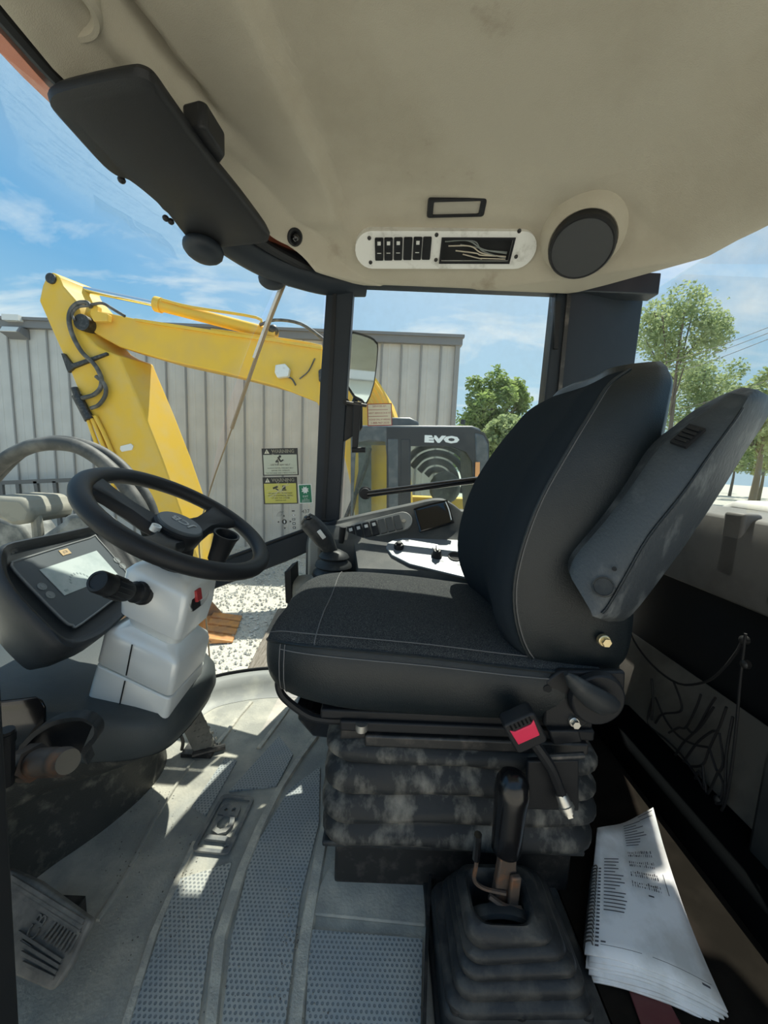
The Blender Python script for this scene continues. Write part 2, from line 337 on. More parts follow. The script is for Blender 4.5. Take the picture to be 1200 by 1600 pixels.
# ================================================================== THE SETTING
# ---- ground outside and floor of the cab
GZ = -1.25
bm = nm(); box(bm, (0, 30, GZ - .1), (160, 160, .2)); struct('ground', bm, M['gravel'], (0, 0, 0))
bm = nm()
prism(bm, [V(p) for p in ((-1.12, .08, 0), (1.05, .08, 0), (1.05, 1.5, 0), (-.36, 1.47, 0), (-.66, 1.37, 0), (-1.1, 1.0, 0))], (0, 0, -.06))
floor = struct('floor', bm, M['mat_'])
def floor_px(px, z): return [at(x, y, Z=z) for x, y in px]
def strip(name, left, wid, z0, h, m):
    bm = nm(); rings = []
    for (x, y), wd in zip(left, wid):
        a = at(x, y, Z=z0); b = at(x + wd, y, Z=z0); d = (b - a)
        rings.append([a, a + d * .15 + V((0, 0, h)), b - d * .15 + V((0, 0, h)), b])
    loft(bm, rings); return part(name, bm, m, floor)
strip('rib', [(285, 1900), (303, 1740), (318, 1600), (333, 1468), (368, 1364), (400, 1290), (430, 1235), (460, 1190), (505, 1130)], [30, 26, 24, 22, 19, 16, 13, 11, 9], .0, .009, M['rib'])
strip('rib', [(425, 1900), (438, 1740), (449, 1600), (463, 1480), (482, 1380), (502, 1285), (515, 1240)], [36, 30, 26, 24, 20, 15, 12], .0, .008, M['rib'])
strip('rib', [(120, 1900), (160, 1700), (190, 1600), (232, 1465), (268, 1385), (300, 1318)], [20, 18, 16, 14, 11, 9], .0, .007, M['rib'])
strip('rib', [(150, 1440), (195, 1370), (235, 1290), (268, 1235), (300, 1190)], [6, 6, 5, 5, 4], .0, .006, M['mat_'])
strip('rib', [(332, 1168), (370, 1120), (390, 1098)], [10, 7, 6], .0, .006, M['rib'])
strip('rib', [(400, 1170), (440, 1118), (452, 1100)], [9, 7, 6], .0, .006, M['rib'])
for pts in ([(275, 1378), (362, 1350), (328, 1470), (310, 1600), (280, 1860), (130, 1860), (207, 1590)],
            [(393, 1335), (452, 1235), (500, 1200), (498, 1290), (468, 1410), (446, 1600), (420, 1860), (322, 1860), (347, 1600), (362, 1468)],
            [(483, 1455), (660, 1470), (657, 1600), (652, 1860), (466, 1860), (478, 1600)],
            [(300, 1262), (352, 1186), (370, 1190), (322, 1276)],
            [(358, 1238), (436, 1152), (458, 1180), (432, 1230)]):
    bm = nm(); prism(bm, floor_px(pts, .0), (0, 0, .005)); part('tread_panel', bm, M['tread'], floor)
# raised step plate in front of the seat base
bm = nm(); prism(bm, floor_px([(500, 1385), (520, 1345), (668, 1360), (665, 1450), (490, 1432)], 0), (0, 0, .006)); part('step_plate', bm, M['mat_'], floor, bev=.003)
# moulded badge on the mat
fr = Frame(at(352, 1286, Z=.004), (.06, 1, 0), (-1, .06, 0))
bm = nm(); out = rrect(.150, .088, .012); inn = rrect(.134, .072, .009)
loft(bm, [[fr(a, b, 0) for a, b in out], [fr(a, b, .005) for a, b in out], [fr(a, b, .005) for a, b in inn], [fr(a, b, 0) for a, b in inn]], cap=False)
text_bm(bm, 'JCB', .066, fr, 0, 0, .003, ext=.003, bold=.0025)
part('badge', bm, mat('badge_rubber', (.15, .16, .165), .75, col2=(.30, .29, .26), ns=20), floor)
# dark floor plate and red frame member at the rear
bm = nm(); box(bm, (.585, .68, .004), (.36, 1.1, .008)); part('floor_plate', bm, mat('dark_floor', (.014, .012, .010), .85, col2=(.020, .017, .014), ns=9, spec=0), floor)
# grit swept into the grooves
bm = nm()
for cx, cy, n, sx_, sy_ in ((222, 1290, 90, 18, 40), (190, 1360, 60, 25, 30), (285, 1340, 70, 14, 50), (455, 1430, 110, 12, 55), (470, 1530, 60, 12, 60), (335, 1150, 60, 20, 12), (255, 1430, 90, 60, 60), (240, 1210, 70, 14, 22), (430, 1560, 40, 60, 30)):
    for i in range(n):
        p = at(random.gauss(cx, sx_), random.gauss(cy, sy_), Z=.004)
        if p.y < .15 or p.x < -.72 or p.x > -.02: continue
        r = random.uniform(.0006, .0017)
        ball(bm, p + V((0, 0, r)), (r, r * random.uniform(.7, 1.3), r * .7), 5, 3)
part('grit', bm, mat('grit', (.40, .37, .31), .9, col2=(.12, .11, .10), ns=80, lo=.52, hi=.56), floor, smooth=False, kind='stuff')
# kick lip round the far edge of the floor
bm = nm(); rings = []
path = spline([(-.80, .98, 0), (-.735, 1.14, 0), (-.665, 1.32, 0), (-.54, 1.405, 0), (-.36, 1.445, 0), (0, 1.455, 0), (.5, 1.455, 0)], 5)
for i, p in enumerate(path):
    d = (path[min(i + 1, len(path) - 1)] - path[max(i - 1, 0)]).normalized(); n = V((-d.y, d.x, 0))
    rings.append([p + n * a + V((0, 0, h)) for a, h in ((-.10, .001), (-.07, .008), (-.045, .03), (-.025, .05), (0, .055), (.03, .05), (.03, -.02), (-.10, -.02))])
loft(bm, rings); struct('baseboard_right', bm, M['kick'])
bm = nm(); tube(bm, [p + V((0, 0, .058)) + V((.0, .012, 0)) for p in path[5:]], .006, 6, 0); struct('trim_1', bm, M['black'])

# ---- headliner
def lerp_tab(tab, x):
    if x <= tab[0][0]: return tab[0][1]
    for (a, va), (b, vb) in zip(tab, tab[1:]):
        if x <= b: return va + (vb - va) * (x - a) / (b - a)
    return tab[-1][1]
def sst(a, b, x):
    t = min(1, max(0, (x - a) / (b - a))); return t * t * (3 - 2 * t)
XF = [(-.2, -.575), (.6, -.572), (.72, -.575), (.8, -.56), (1.2, -.37), (1.33, -.24), (1.395, -.13), (1.41, -.08)]
XR = [(-.2, 1.0), (.6, .97), (1.02, .905), (1.15, .86), (1.33, .69), (1.395, .62), (1.41, .58)]
GP = [(1.00, 1.655), (1.08, 1.652), (1.15, 1.643), (1.196, 1.632), (1.249, 1.603), (1.29, 1.569), (1.33, 1.535), (1.36, 1.513), (1.39, 1.500), (1.41, 1.497)]
def hz_(X, Y):
    z = lerp_tab(GP, Y)
    xr = lerp_tab(XR, Y); xf = lerp_tab(XF, Y)
    d = xr - X
    drop = .15 * (1 - sst(0, .34, d)) if d < .34 else 0
    d2 = X - xf
    drop2 = .05 * (1 - sst(.0, .07, d2))
    # front air duct: two soft steps running along the windscreen
    xs = lerp_tab([(.6, -.27), (1.2, -.165), (1.4, -.12)], Y)
    drop2 += .040 * (1 - sst(xs - .016, xs + .016, X)) * (1 - sst(1.20, 1.3, Y))
    xs2 = lerp_tab([(.6, -.46), (.85, -.42), (1.2, -.3)], Y)
    drop2 += .045 * (1 - sst(xs2 - .05, xs2 + .03, X)) * (1 - sst(.8, 1.2, Y))
    xg = lerp_tab([(.6, -.470), (.68, -.462), (.85, -.42), (1.2, -.3)], Y); drop2 -= .045 * max(0, 1 - ((X - xg) / .022) ** 2) * (1 - sst(.80, .95, Y))
    return max(1.494, z - drop - drop2)
YS = [i * .04 - .12 for i in range(30)] + [1.08 + i * .012 for i in range(28)]
NX = 150
bm = nm(); rings = []
for Y in YS:
    if Y > 1.41: continue
    a, b = lerp_tab(XF, Y), lerp_tab(XR, Y)
    rings.append([V((a + (b - a) * i / NX, Y, hz_(a + (b - a) * i / NX, Y))) for i in range(NX + 1)])
a, b = rings[-1][0].x, rings[-1][-1].x
rings.append([p + V((0, .012, .012)) for p in rings[-1]]); rings.append([p + V((0, .0, .08)) for p in rings[-1]])
loft(bm, rings, closed=False)
ceil = struct('ceiling', bm, M['liner'], angle=75)
# skirt closing the headliner rim up to the roof
bm = nm(); rim = [r[0] for r in rings[:-2]]; loft(bm, [[p, p + V((-.01, 0, .02)), p + V((0, 0, .2))] for p in rim], closed=False)
rim = [r[-1] for r in rings[:-2]]; loft(bm, [[p, p + V((.012, 0, .015)), p + V((0, 0, .2))] for p in rim], closed=False)
part('rim', bm, M['liner'], ceil, angle=60)
# roof shell over it
bm = nm()
plan = [(-.70, -.16), (-.70, .80), (-.56, 1.16), (-.38, 1.40), (-.15, 1.5), (.75, 1.56), (1.0, 1.5), (1.08, 1.2), (1.08, -.16)]
prism(bm, [V((x, y, 1.675)) for x, y in plan], (0, 0, .12))
part('roof_shell', bm, M['roofred'], ceil, bev=.02)
bm = nm(); lip = spline([(-.60, -.16, 0), (-.60, .60, 0), (-.598, .78, 0), (-.565, .90, 0), (-.42, 1.2, 0), (-.29, 1.38, 0), (-.12, 1.47, 0)], 4); rings = []
for i, p in enumerate(lip):
    d = (lip[min(i + 1, len(lip) - 1)] - lip[max(i - 1, 0)]).normalized(); n = V((-d.y, d.x, 0))
    rings.append([p + V((0, 0, 1.52)) + n * .01, p + n * .055 + V((0, 0, 1.535)), p + n * .07 + V((0, 0, 1.57)), p + n * .07 + V((0, 0, 1.70)), p + n * .01 + V((0, 0, 1.70))])
loft(bm, rings); part('roof_lip', bm, M['roofred'], ceil, angle=40)
bm = nm(); tube(bm, [(-.592, -.1, 1.53), (-.592, .6, 1.53), (-.588, .75, 1.53), (-.57, .84, 1.53), (-.40, 1.2, 1.52), (-.27, 1.36, 1.515)], .014, 8, 6); part('gasket', bm, M['black'], ceil)
# recessed round boss at the front corner of the headliner
p = at(78, 8, Z=1.55); p.z = hz_(p.x, p.y)
bm = nm(); lathe(bm, p + V((0, 0, .03)), (.05, .12, -1), [(.062, 0), (.062, .030), (.056, .038), (.049, .036), (.046, .018), (.001, .018)], 32); part('boss', bm, M['liner'], ceil)

# ---- pillars, rails, posts
def pxprism(bm, pts, Y, d): prism(bm, [at(x, y, Y=Y) for x, y in pts], (0, d, 0))
bm = nm(); pxprism(bm, [(511, 436), (553, 438), (542, 610), (530, 815), (491, 815), (500, 600)], 1.425, .06); b_ = struct('trim_2', bm, M['frame'], bev=.004)
bm = nm(); pxprism(bm, [(521, 440), (527, 440), (508, 812), (502, 812)], 1.42, .01); part('seal', bm, M['black'], b_)
bm = nm(); top = [V((.57, 1.43, 1.56)), V((.66, 1.43, 1.56)), V((.93, 1.52, 1.56)), V((.96, 1.60, 1.56)), V((.58, 1.52, 1.56))]
loft(bm, [[V((p.x - .015, p.y, .58)) for p in top], top]); c_ = struct('trim_3', bm, M['frame'], bev=.006)
bm = nm(); box(bm, (.612, 1.428, 1.07), (.014, .012, .96)); part('channel', bm, M['steel_dk'], c_)
bm = nm(); pxprism(bm, [(868, 470), (876, 470), (872, 545), (866, 545)], 1.42, .012); part('cable', bm, M['black'], c_)
bm = nm(); pxprism(bm, [(285, 900), (381, 864), (480, 828), (525, 812), (525, 843), (447, 878), (345, 917), (285, 940)], 1.40, .04); r_ = struct('trim_4', bm, M['frame'], bev=.006)
bm = nm(); tube(bm, [at(285, 897, Y=1.40), at(381, 862, Y=1.40), at(480, 826, Y=1.40)], .006, 6, 4); part('seal', bm, M['black'], r_)
bm = nm(); box(bm, (.27, 1.45, 1.545), (1.3, .06, .07)); struct('trim_5', bm, M['frame'], bev=.004)
# windscreen header with its lobes
bm = nm(); tube(bm, [(-.545, 1.02, 1.535), (-.485, 1.18, 1.525), (-.405, 1.30, 1.517), (-.29, 1.39, 1.517), (-.2, 1.43, 1.52), (-.1, 1.45, 1.53)], .052, 12, 6)
h_ = struct('trim_6', bm, M['frame'])
for q, s in ((tuple(at(318, 390, Y=1.12)), (.05, .06, .03)), (tuple(at(425, 437, Y=1.37)), (.045, .04, .03))):
    bm = nm(); ball(bm, q, s, 16, 10); part('wiper_cover', bm, M['frame'], h_)
# door post beside the camera
bm = nm(); prism(bm, [V((-.416, .40, .72)), V((-.441, .40, .10)), V((-.62, .40, .10)), V((-.62, .40, .72))], (0, -.05, 0)); struct('trim_7', bm, M['dark'], bev=.006)
# bonded corner seam of the windscreen
seampx = [(449, 432), (425, 492), (400, 560), (362, 670), (330, 760), (312, 830), (313, 880), (318, 930), (325, 1000), (331, 1072)]
seam = [at(x, y, Y=1.425) for x, y in seampx]
bm = nm(); tube(bm, seam[:4], .0065, 6, 4); tube(bm, seam[3:], .003, 6, 4); struct('trim_8', bm, M['seam'])
bm = nm(); tube(bm, [p + V((-.006, -.005, 0)) for p in seam[:3]], .0055, 6, 4); struct('trim_9', bm, M['alu'])

# ---- glass
def pane(name, px, Y, th=.005):
    bm = nm(); prism(bm, [at(x, y, Y=Y) for x, y in px], (0, th, 0)); return struct(name, bm, M['glass'], smooth=False)
pane('window_1', [(449, 430), (508, 437), (498, 600), (493, 830), (448, 1062), (332, 1074), (318, 930), (312, 830), (331, 760), (400, 560)], 1.44)
pane('window_2', [(556, 438), (862, 438), (858, 800), (535, 815)], 1.45)
bm = nm(); box(bm, (.955, .80, 1.16), (.005, 1.55, .80)); struct('window_3', bm, M['glass'], smooth=False)
TOP = spline([(-.40, 1.42, 1.51), (-.50, 1.22, 1.515), (-.59, .9, 1.52), (-.60, .5, 1.525), (-.60, -.1, 1.525)], 5)
BOT = spline([(-.66, 1.425, .0), (-.98, 1.12, .08), (-1.16, .8, .1), (-1.2, .5, .1), (-1.2, -.1, .1)], 5)
bm = nm(); rings = []
for k in range(9):
    t = k / 8; rg = []
    for a, b in zip(TOP, BOT):
        p = a.lerp(b, t); rg.append(p + V((-.13 * 4 * t * (1 - t), 0, 0)))
    rings.append(rg)
loft(bm, rings, closed=False); wsh = struct('window_4', bm, M['wglass'])
sol = wsh.modifiers.new('thick', 'SOLIDIFY'); sol.thickness = .005

# ---- rear wall, parcel ledge, side panels
bm = nm(); box(bm, (1.04, .85, .30), (.04, 1.5, .62)); struct('wall_rear', bm, M['dark'])
prof = [(.915, .57), (.905, .60), (.905, .74), (.93, .79), (.99, .805), (1.10, .80), (1.10, .57)]
bm = nm(); loft(bm, [[V((x, Y, z)) for x, z in prof] for Y in (-.1, .5, 1.0, 1.53)]); lg = struct('trim_10', bm, M['fender'], bev=.008)
bm = nm(); box(bm, (.93, .86, .70), (.06, .02, .20)); box(bm, (.93, .99, .72), (.05, .06, .17)); part('hinge_block', bm, M['fender'], lg, bev=.008)
bm = nm(); box(bm, (.93, .44, .33), (.2, .62, .56)); struct('wall_left', bm, M['wall'], bev=.01)
bm = nm(); loft(bm, [[V((.99, Y, 0)), V((.885, Y, 0)), V((.885, Y, .10)), V((.99, Y, .28))] for Y in (.75, 1.5)]); struct('trim_11', bm, mat('recess_panel', (.17, .16, .14), .7, col2=(.11, .105, .09), ns=6), bev=.006)
bm = nm(); box(bm, (.8225, .76, .045), (.135, 1.0, .085)); struct('trim_12', bm, mat('sill_black', (.004, .0045, .005), 1, spec=0), bev=.01)
bm = nm(); box(bm, (.35, 1.475, .28), (1.2, .03, .62)); struct('wall_right', bm, M['dash'])
# red frame member lying beneath the book
bm = nm(); loft(bm, [[at(x, y, Z=z) for x, y, z in r] for r in (((955, 1470, .006), (955, 1470, .014), (995, 1470, .014), (995, 1470, .006)), ((1015, 1640, .006), (1015, 1640, .014), (1085, 1640, .014), (1085, 1640, .006)))]); struct('trim_13', bm, M['redpaint'], bev=.002)
def hit(fr, px, py):
    d = _F + CR * ((px - 600) / FPX) - CU * ((py - 800) / FPX)
    t = (fr.o - CAM).dot(fr.n) / d.dot(fr.n); q = CAM + d * t - fr.o
    return q.dot(fr.u), q.dot(fr.v)
def surf(px, py):
    lo, hi = .4, 3.0; d = _F + CR * ((px - 600) / FPX) - CU * ((py - 800) / FPX)
    t = .5
    while t < 2.5:
        p = CAM + d * t
        if p.z > hz_(p.x, p.y) and p.y < 1.41: break
        t += .002
    e = .004
    nx = (hz_(p.x + e, p.y) - hz_(p.x - e, p.y)) / (2 * e); ny = (hz_(p.x, p.y + e) - hz_(p.x, p.y - e)) / (2 * e)
    return p, V((1, 0, nx)), V((0, -1, -ny))
# ================================================================== HEADLINER FITTINGS
p, u, v = surf(695, 386); u = V((1, 0, .035)); fr = Frame(p, u, v); fr.o = fr.o + fr.n * .020
T = thing('overhead_switch_panel', 'long silver oval plate in the headliner with black rocker switches and open slot', 'switch panel', p)
W_, H_ = .555, .104; a0, b0 = hit(fr, 692, 366); a1, b1 = hit(fr, 797, 398); hb0, hb1 = -.033, .033
bm = nm(); rr = H_ / 2
left = [(a0, -rr), (a0, rr)] + [(-W_ / 2 + rr + rr * cos(R(90 + 180 * k / 12)), rr * sin(R(90 + 180 * k / 12))) for k in range(13)]
rightp = [(a1, rr), (a1, -rr)] + [(W_ / 2 - rr + rr * cos(R(-90 + 180 * k / 12)), rr * sin(R(-90 + 180 * k / 12))) for k in range(13)]
fr.plate(bm, left[::-1], -.035, .004); fr.plate(bm, rightp[::-1], -.035, .004)
fr.box(bm, ((a0 + a1) / 2, (rr + hb1) / 2, -.008), (a1 - a0, rr - hb1, .024)); fr.box(bm, ((a0 + a1) / 2, -(rr + -hb0) / 2, -.008), (a1 - a0, rr + hb0, .024))
part('plate', bm, M['alu'], T)
bm = nm(); fr.box(bm, ((a0 + a1) / 2, 0, -.012), (a1 - a0, hb1 - hb0, .004)); part('slot', bm, M['dark'], T)  # dark plate on the liner, drawn for the shaded depth of the opening
bm = nm(); pip((a0 - .003, hb0 - .003, a1 + .003, hb1 + .003), (a0 + .003, hb0 + .003, a1 - .003, hb1 - .003), bm, fr, .003, .007); part('slot_frame', bm, M['black'], T)
for k, (y0, y1, mm) in enumerate(((.02, -.012, 'wire'), (.008, -.022, 'wirep'), (.024, -.026, 'wire'), (-.005, -.02, 'wirep'), (.012, -.008, 'wire'), (-.015, -.028, 'wirep'))):
    bm = nm(); am = (a0 + a1) / 2
    tube(bm, [fr(a0 + .01 + .012 * k, y0, -.008), fr(am - .03 + .01 * k, y0 + .006 - .003 * k, .001), fr(am + .02, (y0 + y1) / 2, .004), fr(a1 - .01, y1, -.006)], .0018, 6, 6); part('wire', bm, M[mm], T)
sw = None
for k, x in enumerate((592.5, 607, 622, 637, 652, 666.5)):
    a, b = hit(fr, x, 388 - (x - 592) * .02); bm = nm()
    fr.plate(bm, [(a + q, b + r_) for q, r_ in rrect(.0255, .062, .003, 2)], .002, .009); fr.box(bm, (a, b + .016, .010), (.020, .026, .004))
    s_ = part('rocker_switch', bm, M['black'], T)
    if k in (0, 1, 2, 4):
        bm = nm(); fr.box(bm, (a, b + .018, .0124), (.010, .010, .0008)); part('legend', bm, M['legend'], s_)
        bm = nm(); fr.box(bm, (a, b - .010, .0094), (.012, .002, .0008)); part('legend_bar', bm, M['legend'], s_)
for x, y in ((577, 371), (579, 409), (682, 366), (681, 405), (811, 360), (806, 400)):
    a, b = hit(fr, x, y); bm = nm(); lathe(bm, fr(a, b, .003), fr.n, [(.0062, 0), (.0055, .003), (.002, .004), (.001, .0025)], 12); part('screw', bm, M['steel_dk'], T)
# speaker
p, u, v = surf(910, 373); q = (CAM - p).normalized() * .75 + V((-.05, -.1, -.75)); fr = Frame(p + q.normalized() * .035, V((1, 0, 0)) - q * q.x / q.length_squared, -V((0, 0, 0)) + V((1, 0, 0)).cross(q) * -1); fr.n = q.normalized(); bm = nm(); lathe(bm, fr(0, 0, -.09), fr.n, [(.150, 0), (.128, .045), (.104, .075), (.092, .083), (.088, .078)], 40); part('speaker_boss', bm, M['liner'], ceil, angle=70)
if True: T = thing('ceiling_speaker', 'round black speaker with domed grille set in the headliner', 'speaker', p)
bm = nm(); lathe(bm, fr(0, 0, -.03), fr.n, [(.088, 0), (.089, .045), (.084, .052), (.080, .050)], 40); part('rim', bm, M['black'], T)
bm = nm(); lathe(bm, fr(0, 0, .018), fr.n, [(.081, 0), (.079, .003), (.055, .006), (.03, .004), (.001, .006)], 40); part('grille', bm, M['grille'], T)
# dome lamp
p, u, v = surf(713, 322); fr = Frame(p, V((1, 0, .06)), v); T = thing('dome_lamp', 'small rectangular interior lamp with black frame above the silver switch plate', 'lamp', p)
bm = nm(); o1 = rrect(.165, .050, .006, 2); o2 = rrect(.132, .034, .003, 2)
loft(bm, [[fr(a, b, -.02) for a, b in o1], [fr(a, b, .008) for a, b in o1], [fr(a * .96, b * .93, .011) for a, b in o1], [fr(a, b, .010) for a, b in o2], [fr(a, b, .002) for a, b in o2]], cap=False); part('bezel', bm, M['black'], T)
bm = nm(); fr.plate(bm, rrect(.133, .035, .003, 2), 0, .006); part('lens', bm, M['lens'], T)
# small round air nozzle
p, u, v = surf(460, 370); fr = Frame(p, u, v); T = thing('roof_nozzle', 'small round black knob in the headliner left of the switch plate', 'knob', p)
bm = nm(); lathe(bm, fr(0, 0, -.01), fr.n, [(.024, 0), (.024, .016), (.019, .020), (.012, .014)], 20); part('ring', bm, M['black'], T)
bm = nm(); ball(bm, fr(0, 0, .006), .0125, 12, 8); part('insert', bm, M['gloss'], T)
# sun visor
T = thing('sun_visor', 'large black padded sun visor folded up at the windscreen top', 'visor', at(240, 260, Z=1.46))
ov = [(75, 162), (80, 152), (100, 144), (150, 132), (205, 122), (222, 123), (236, 130), (248, 143), (270, 174), (332, 258), (380, 316), (418, 366), (421, 376), (414, 383), (370, 388), (330, 391), (312, 388), (290, 371), (262, 336), (232, 308), (198, 282), (180, 276), (160, 262), (110, 208), (80, 174)]
bm = nm(); P = spline([at(x, y, Z=1.462) for x, y in ov + ov[:1]], 3)[:-1]; c = sum(P, V()) / len(P)
loft(bm, [[c + (q - c) * .93 for q in P], [c + (q - c) * .985 + V((0, 0, .004)) for q in P], [q + V((0, 0, .014)) for q in P], [c + (q - c) * .96 + V((0, 0, .026)) for q in P]])
part('pad', bm, M['black'], T, angle=50)
bm = nm(); prism(bm, [at(x, y, Z=1.482) for x, y in ((285, 205), (312, 198), (324, 203), (352, 246), (340, 262))], (0, 0, .045)); part('bracket', bm, M['black'], T, bev=.005)
for x, y in ((190, 281), (259, 341), (267, 346)):
    bm = nm(); ball(bm, at(x, y, Z=1.466), (.008, .008, .007), 10, 6); part('pivot', bm, M['black'], T)

# ================================================================== SEAT
SY = .92
T = thing('operator_seat', 'black suspension seat with fabric cushion and leather sides on rubber bellows', 'seat', (.18, SY, 0))
def resample(cols, n):
    """catmull-rom over columns of ring points"""
    m_ = len(cols[0]); tr = [spline([c[j] for c in cols], n) for j in range(m_)]
    return [[tr[j][i] for j in range(m_)] for i in range(len(tr[0]))]
FT = (-1, -.97, -.9, -.75, -.5, -.25, 0, .25, .5, .75, .9, .97, 1)
OF = (0, .010, .020, .028, .016, .006, .0, .006, .016, .028, .020, .010, 0)
lev = [((872, 1053), (975, 1048), .200), ((832, 1030), (992, 1030), .220), ((810, 985), (1003, 985), .232), ((803, 925), (1008, 900), .236), ((815, 860), (1018, 830), .238), ((845, 780), (1036, 760), .236), ((890, 700), (1050, 690), .226), ((928, 638), (1061, 622), .208), ((953, 600), (1063, 592), .190), ((985, 577), (1050, 571), .165)]
fcols, bcols = [], []
for (fx, fy), (bx, by), w_ in lev:
    yn = SY - w_; Pf = at(fx, fy, Y=yn); Pb = at(bx, by, Y=yn); d = Pb - Pf; d.y = 0; dl = d.length; dn = d.normalized()
    fcols.append([V((Pf.x, SY + t * w_, Pf.z)) - dn * o * (w_ / .236) for t, o in zip(FT, OF)])
    bk = [(1, 0), (1.02, .12), (1.03, .35), (1.02, .65), (.99, .88), (.93, .97), (.8, 1), (.4, 1.02), (0, 1.03)]
    pts = [V((Pf.x, SY + t * w_, Pf.z)) + dn * dl * s for t, s in bk]
    pts += [V((Pf.x, SY - t * w_, Pf.z)) + dn * dl * s for t, s in bk[-2::-1]]
    bcols.append(pts)
fr_, br_ = resample(fcols, 4), resample(bcols, 4)
bm = nm(); loft(bm, fr_, closed=False); part('back_cushion', bm, M['fabdark'], T, angle=80)
bm = nm(); loft(bm, br_, closed=False)
def capring(bm, a, b, lift):
    ring = a + b[1:-1]; c = sum(ring, V()) / len(ring)
    loft(bm, [ring, [c + (q - c) * .9 + lift * .6 for q in ring], [c + (q - c) * .6 + lift * .95 for q in ring], [c + (q - c) * .05 + lift for q in ring]], cap=False)
capring(bm, fr_[-1], br_[-1], V((.006, 0, .022))); capring(bm, fr_[0], br_[0], V((0, 0, -.01)))
backsh = part('back_shell', bm, M['leather'], T, angle=80)
bm = nm(); tube(bm, [r[0] + V((-.001, -.001, 0)) for r in fr_], .0032, 6, 0); part('piping', bm, M['leather'], backsh)
bm = nm(); tube(bm, [r[-1] for r in fr_], .0032, 6, 0); part('piping', bm, M['leather'], backsh)
bm = nm()
for off in (.10, .13):
    pl = [r[0].lerp(r[1], 0) + (b[1] - b[0]) * off * 1.6 + V((0, -.0012, 0)) for r, b in zip(fr_, br_)]
    tube(bm, pl[3:], .0009, 4, 0)
part('stitching', bm, M['stitch'], backsh)
bm = nm(); tube(bm, [br_[i][5] + V((0, -.002, 0)) for i in range(14, len(br_))], .004, 6, 0); part('rear_piping', bm, M['leather'], backsh)
# seat cushion
cl = [(-.242, .11, .500, .480), (-.237, .145, .515, .460), (-.222, .180, .528, .446), (-.192, .208, .540, .434), (-.14, .232, .547, .428), (-.05, .246, .549, .42), (.1, .247, .541, .415), (.25, .245, .527, .412), (.36, .24, .518, .41), (.43, .23, .51, .41)]
OC = (0, .008, .013, .020, .024, .020, .017, .020, .024, .020, .013, .008, 0)
tcols, scols = [], []
for X, w_, zt, zb in cl:
    k = min(1, (zt - zb) / .1)
    tcols.append([V((X - (.0 if abs(t) > .9 else 0), SY + t * w_, zt + o * k)) for t, o in zip(FT, OC)])
    sd_ = [(1.0, 0), (1.03, .12), (1.05, .35), (1.04, .65), (.99, .9), (.93, 1), (.5, 1), (0, 1)]
    pts = [V((X, SY + t * w_, zt + (zb - zt) * s)) for t, s in sd_]; pts += [V((X, SY - t * w_, zt + (zb - zt) * s)) for t, s in sd_[-2::-1]]
    scols.append(pts)
tr_, sr_ = resample(tcols, 4), resample(scols, 4)
bm = nm(); loft(bm, tr_, closed=False); part('seat_cushion', bm, M['fabric'], T, angle=80)
bm = nm(); loft(bm, sr_, closed=False)
ring = tr_[0] + sr_[0][1:-1]; c = sum(ring, V()) / len(ring); loft(bm, [ring, [c + (q - c) * .7 + V((-.006, 0, 0)) for q in ring], [c + (q - c) * .05 + V((-.008, 0, 0)) for q in ring]], cap=False)
ring = tr_[-1] + sr_[-1][1:-1]; c = sum(ring, V()) / len(ring); loft(bm, [ring, [c + (q - c) * .7 + V((.004, 0, 0)) for q in ring], [c + (q - c) * .05 + V((.006, 0, 0)) for q in ring]], cap=False)
csh = part('seat_shell', bm, M['leather'], T, angle=80)
bm = nm(); tube(bm, [r[0] + V((0, -.001, .001)) for r in tr_], .003, 6, 0); part('piping', bm, M['leather'], csh)
bm = nm(); tube(bm, [r[-1] for r in tr_], .003, 6, 0); part('piping', bm, M['leather'], csh)
bm = nm()
for i in (12, 13): tube(bm, [q + V((0, -.0012, 0)) for q in sr_[i][-1:-7:-1]], .001, 4, 0)
tube(bm, [r[-2] * .8 + r[-1] * .2 + V((0, -.0014, 0)) for r in sr_[12:]], .001, 4, 0)
tube(bm, [r[2] + V((0, 0, .0012)) for r in tr_[6:-4]], .001, 4, 0)
part('stitching', bm, M['stitch'], csh)
# cross seam over the cushion
bm = nm(); tube(bm, [q + V((0, 0, .0012)) for q in tr_[17]], .0012, 4, 0); part('seam', bm, M['stitch'], csh)
# frame, slide rail, bellows, base
bm = nm(); box(bm, (.16, SY, .40), (.54, .44, .02)); box(bm, (.18, .70, .383), (.50, .02, .022)); box(bm, (.18, 1.14, .383), (.50, .02, .022)); part('seat_pan', bm, M['black'], T, bev=.004)
bm = nm(); box(bm, (.20, .695, .355), (.44, .016, .024)); box(bm, (.20, 1.145, .355), (.44, .016, .024)); box(bm, (.18, SY, .345), (.50, .43, .05)); sr = part('slide_rail', bm, M['steel_dk'], T, bev=.004)
for x in (568, 580, 613, 670):
    bm = nm(); q = at(x, 1172, Y=.7035); cyl(bm, q + V((0, .002, 0)), q + V((0, -.0010, 0)), .005, seg=10); part('hole', bm, M['dark'], sr)
bm = nm(); q = at(599, 1170, Y=.7); cyl(bm, q, q + V((0, -.012, 0)), .008, seg=12); part('bolt', bm, M['bolt'], sr)
bm = nm(); q = at(565, 1133, Y=.69); cyl(bm, q + V((0, 0, -.01)), q + V((0, 0, .004)), .012, seg=12); part('bolt', bm, M['bolt'], sr)
bm = nm(); tube(bm, [at(x, y, Y=.73) for x, y in ((436, 1058), (436, 1075), (446, 1092), (478, 1116), (505, 1124), (548, 1126))], .008, 8, 6); part('adjuster_bar', bm, M['black'], T)
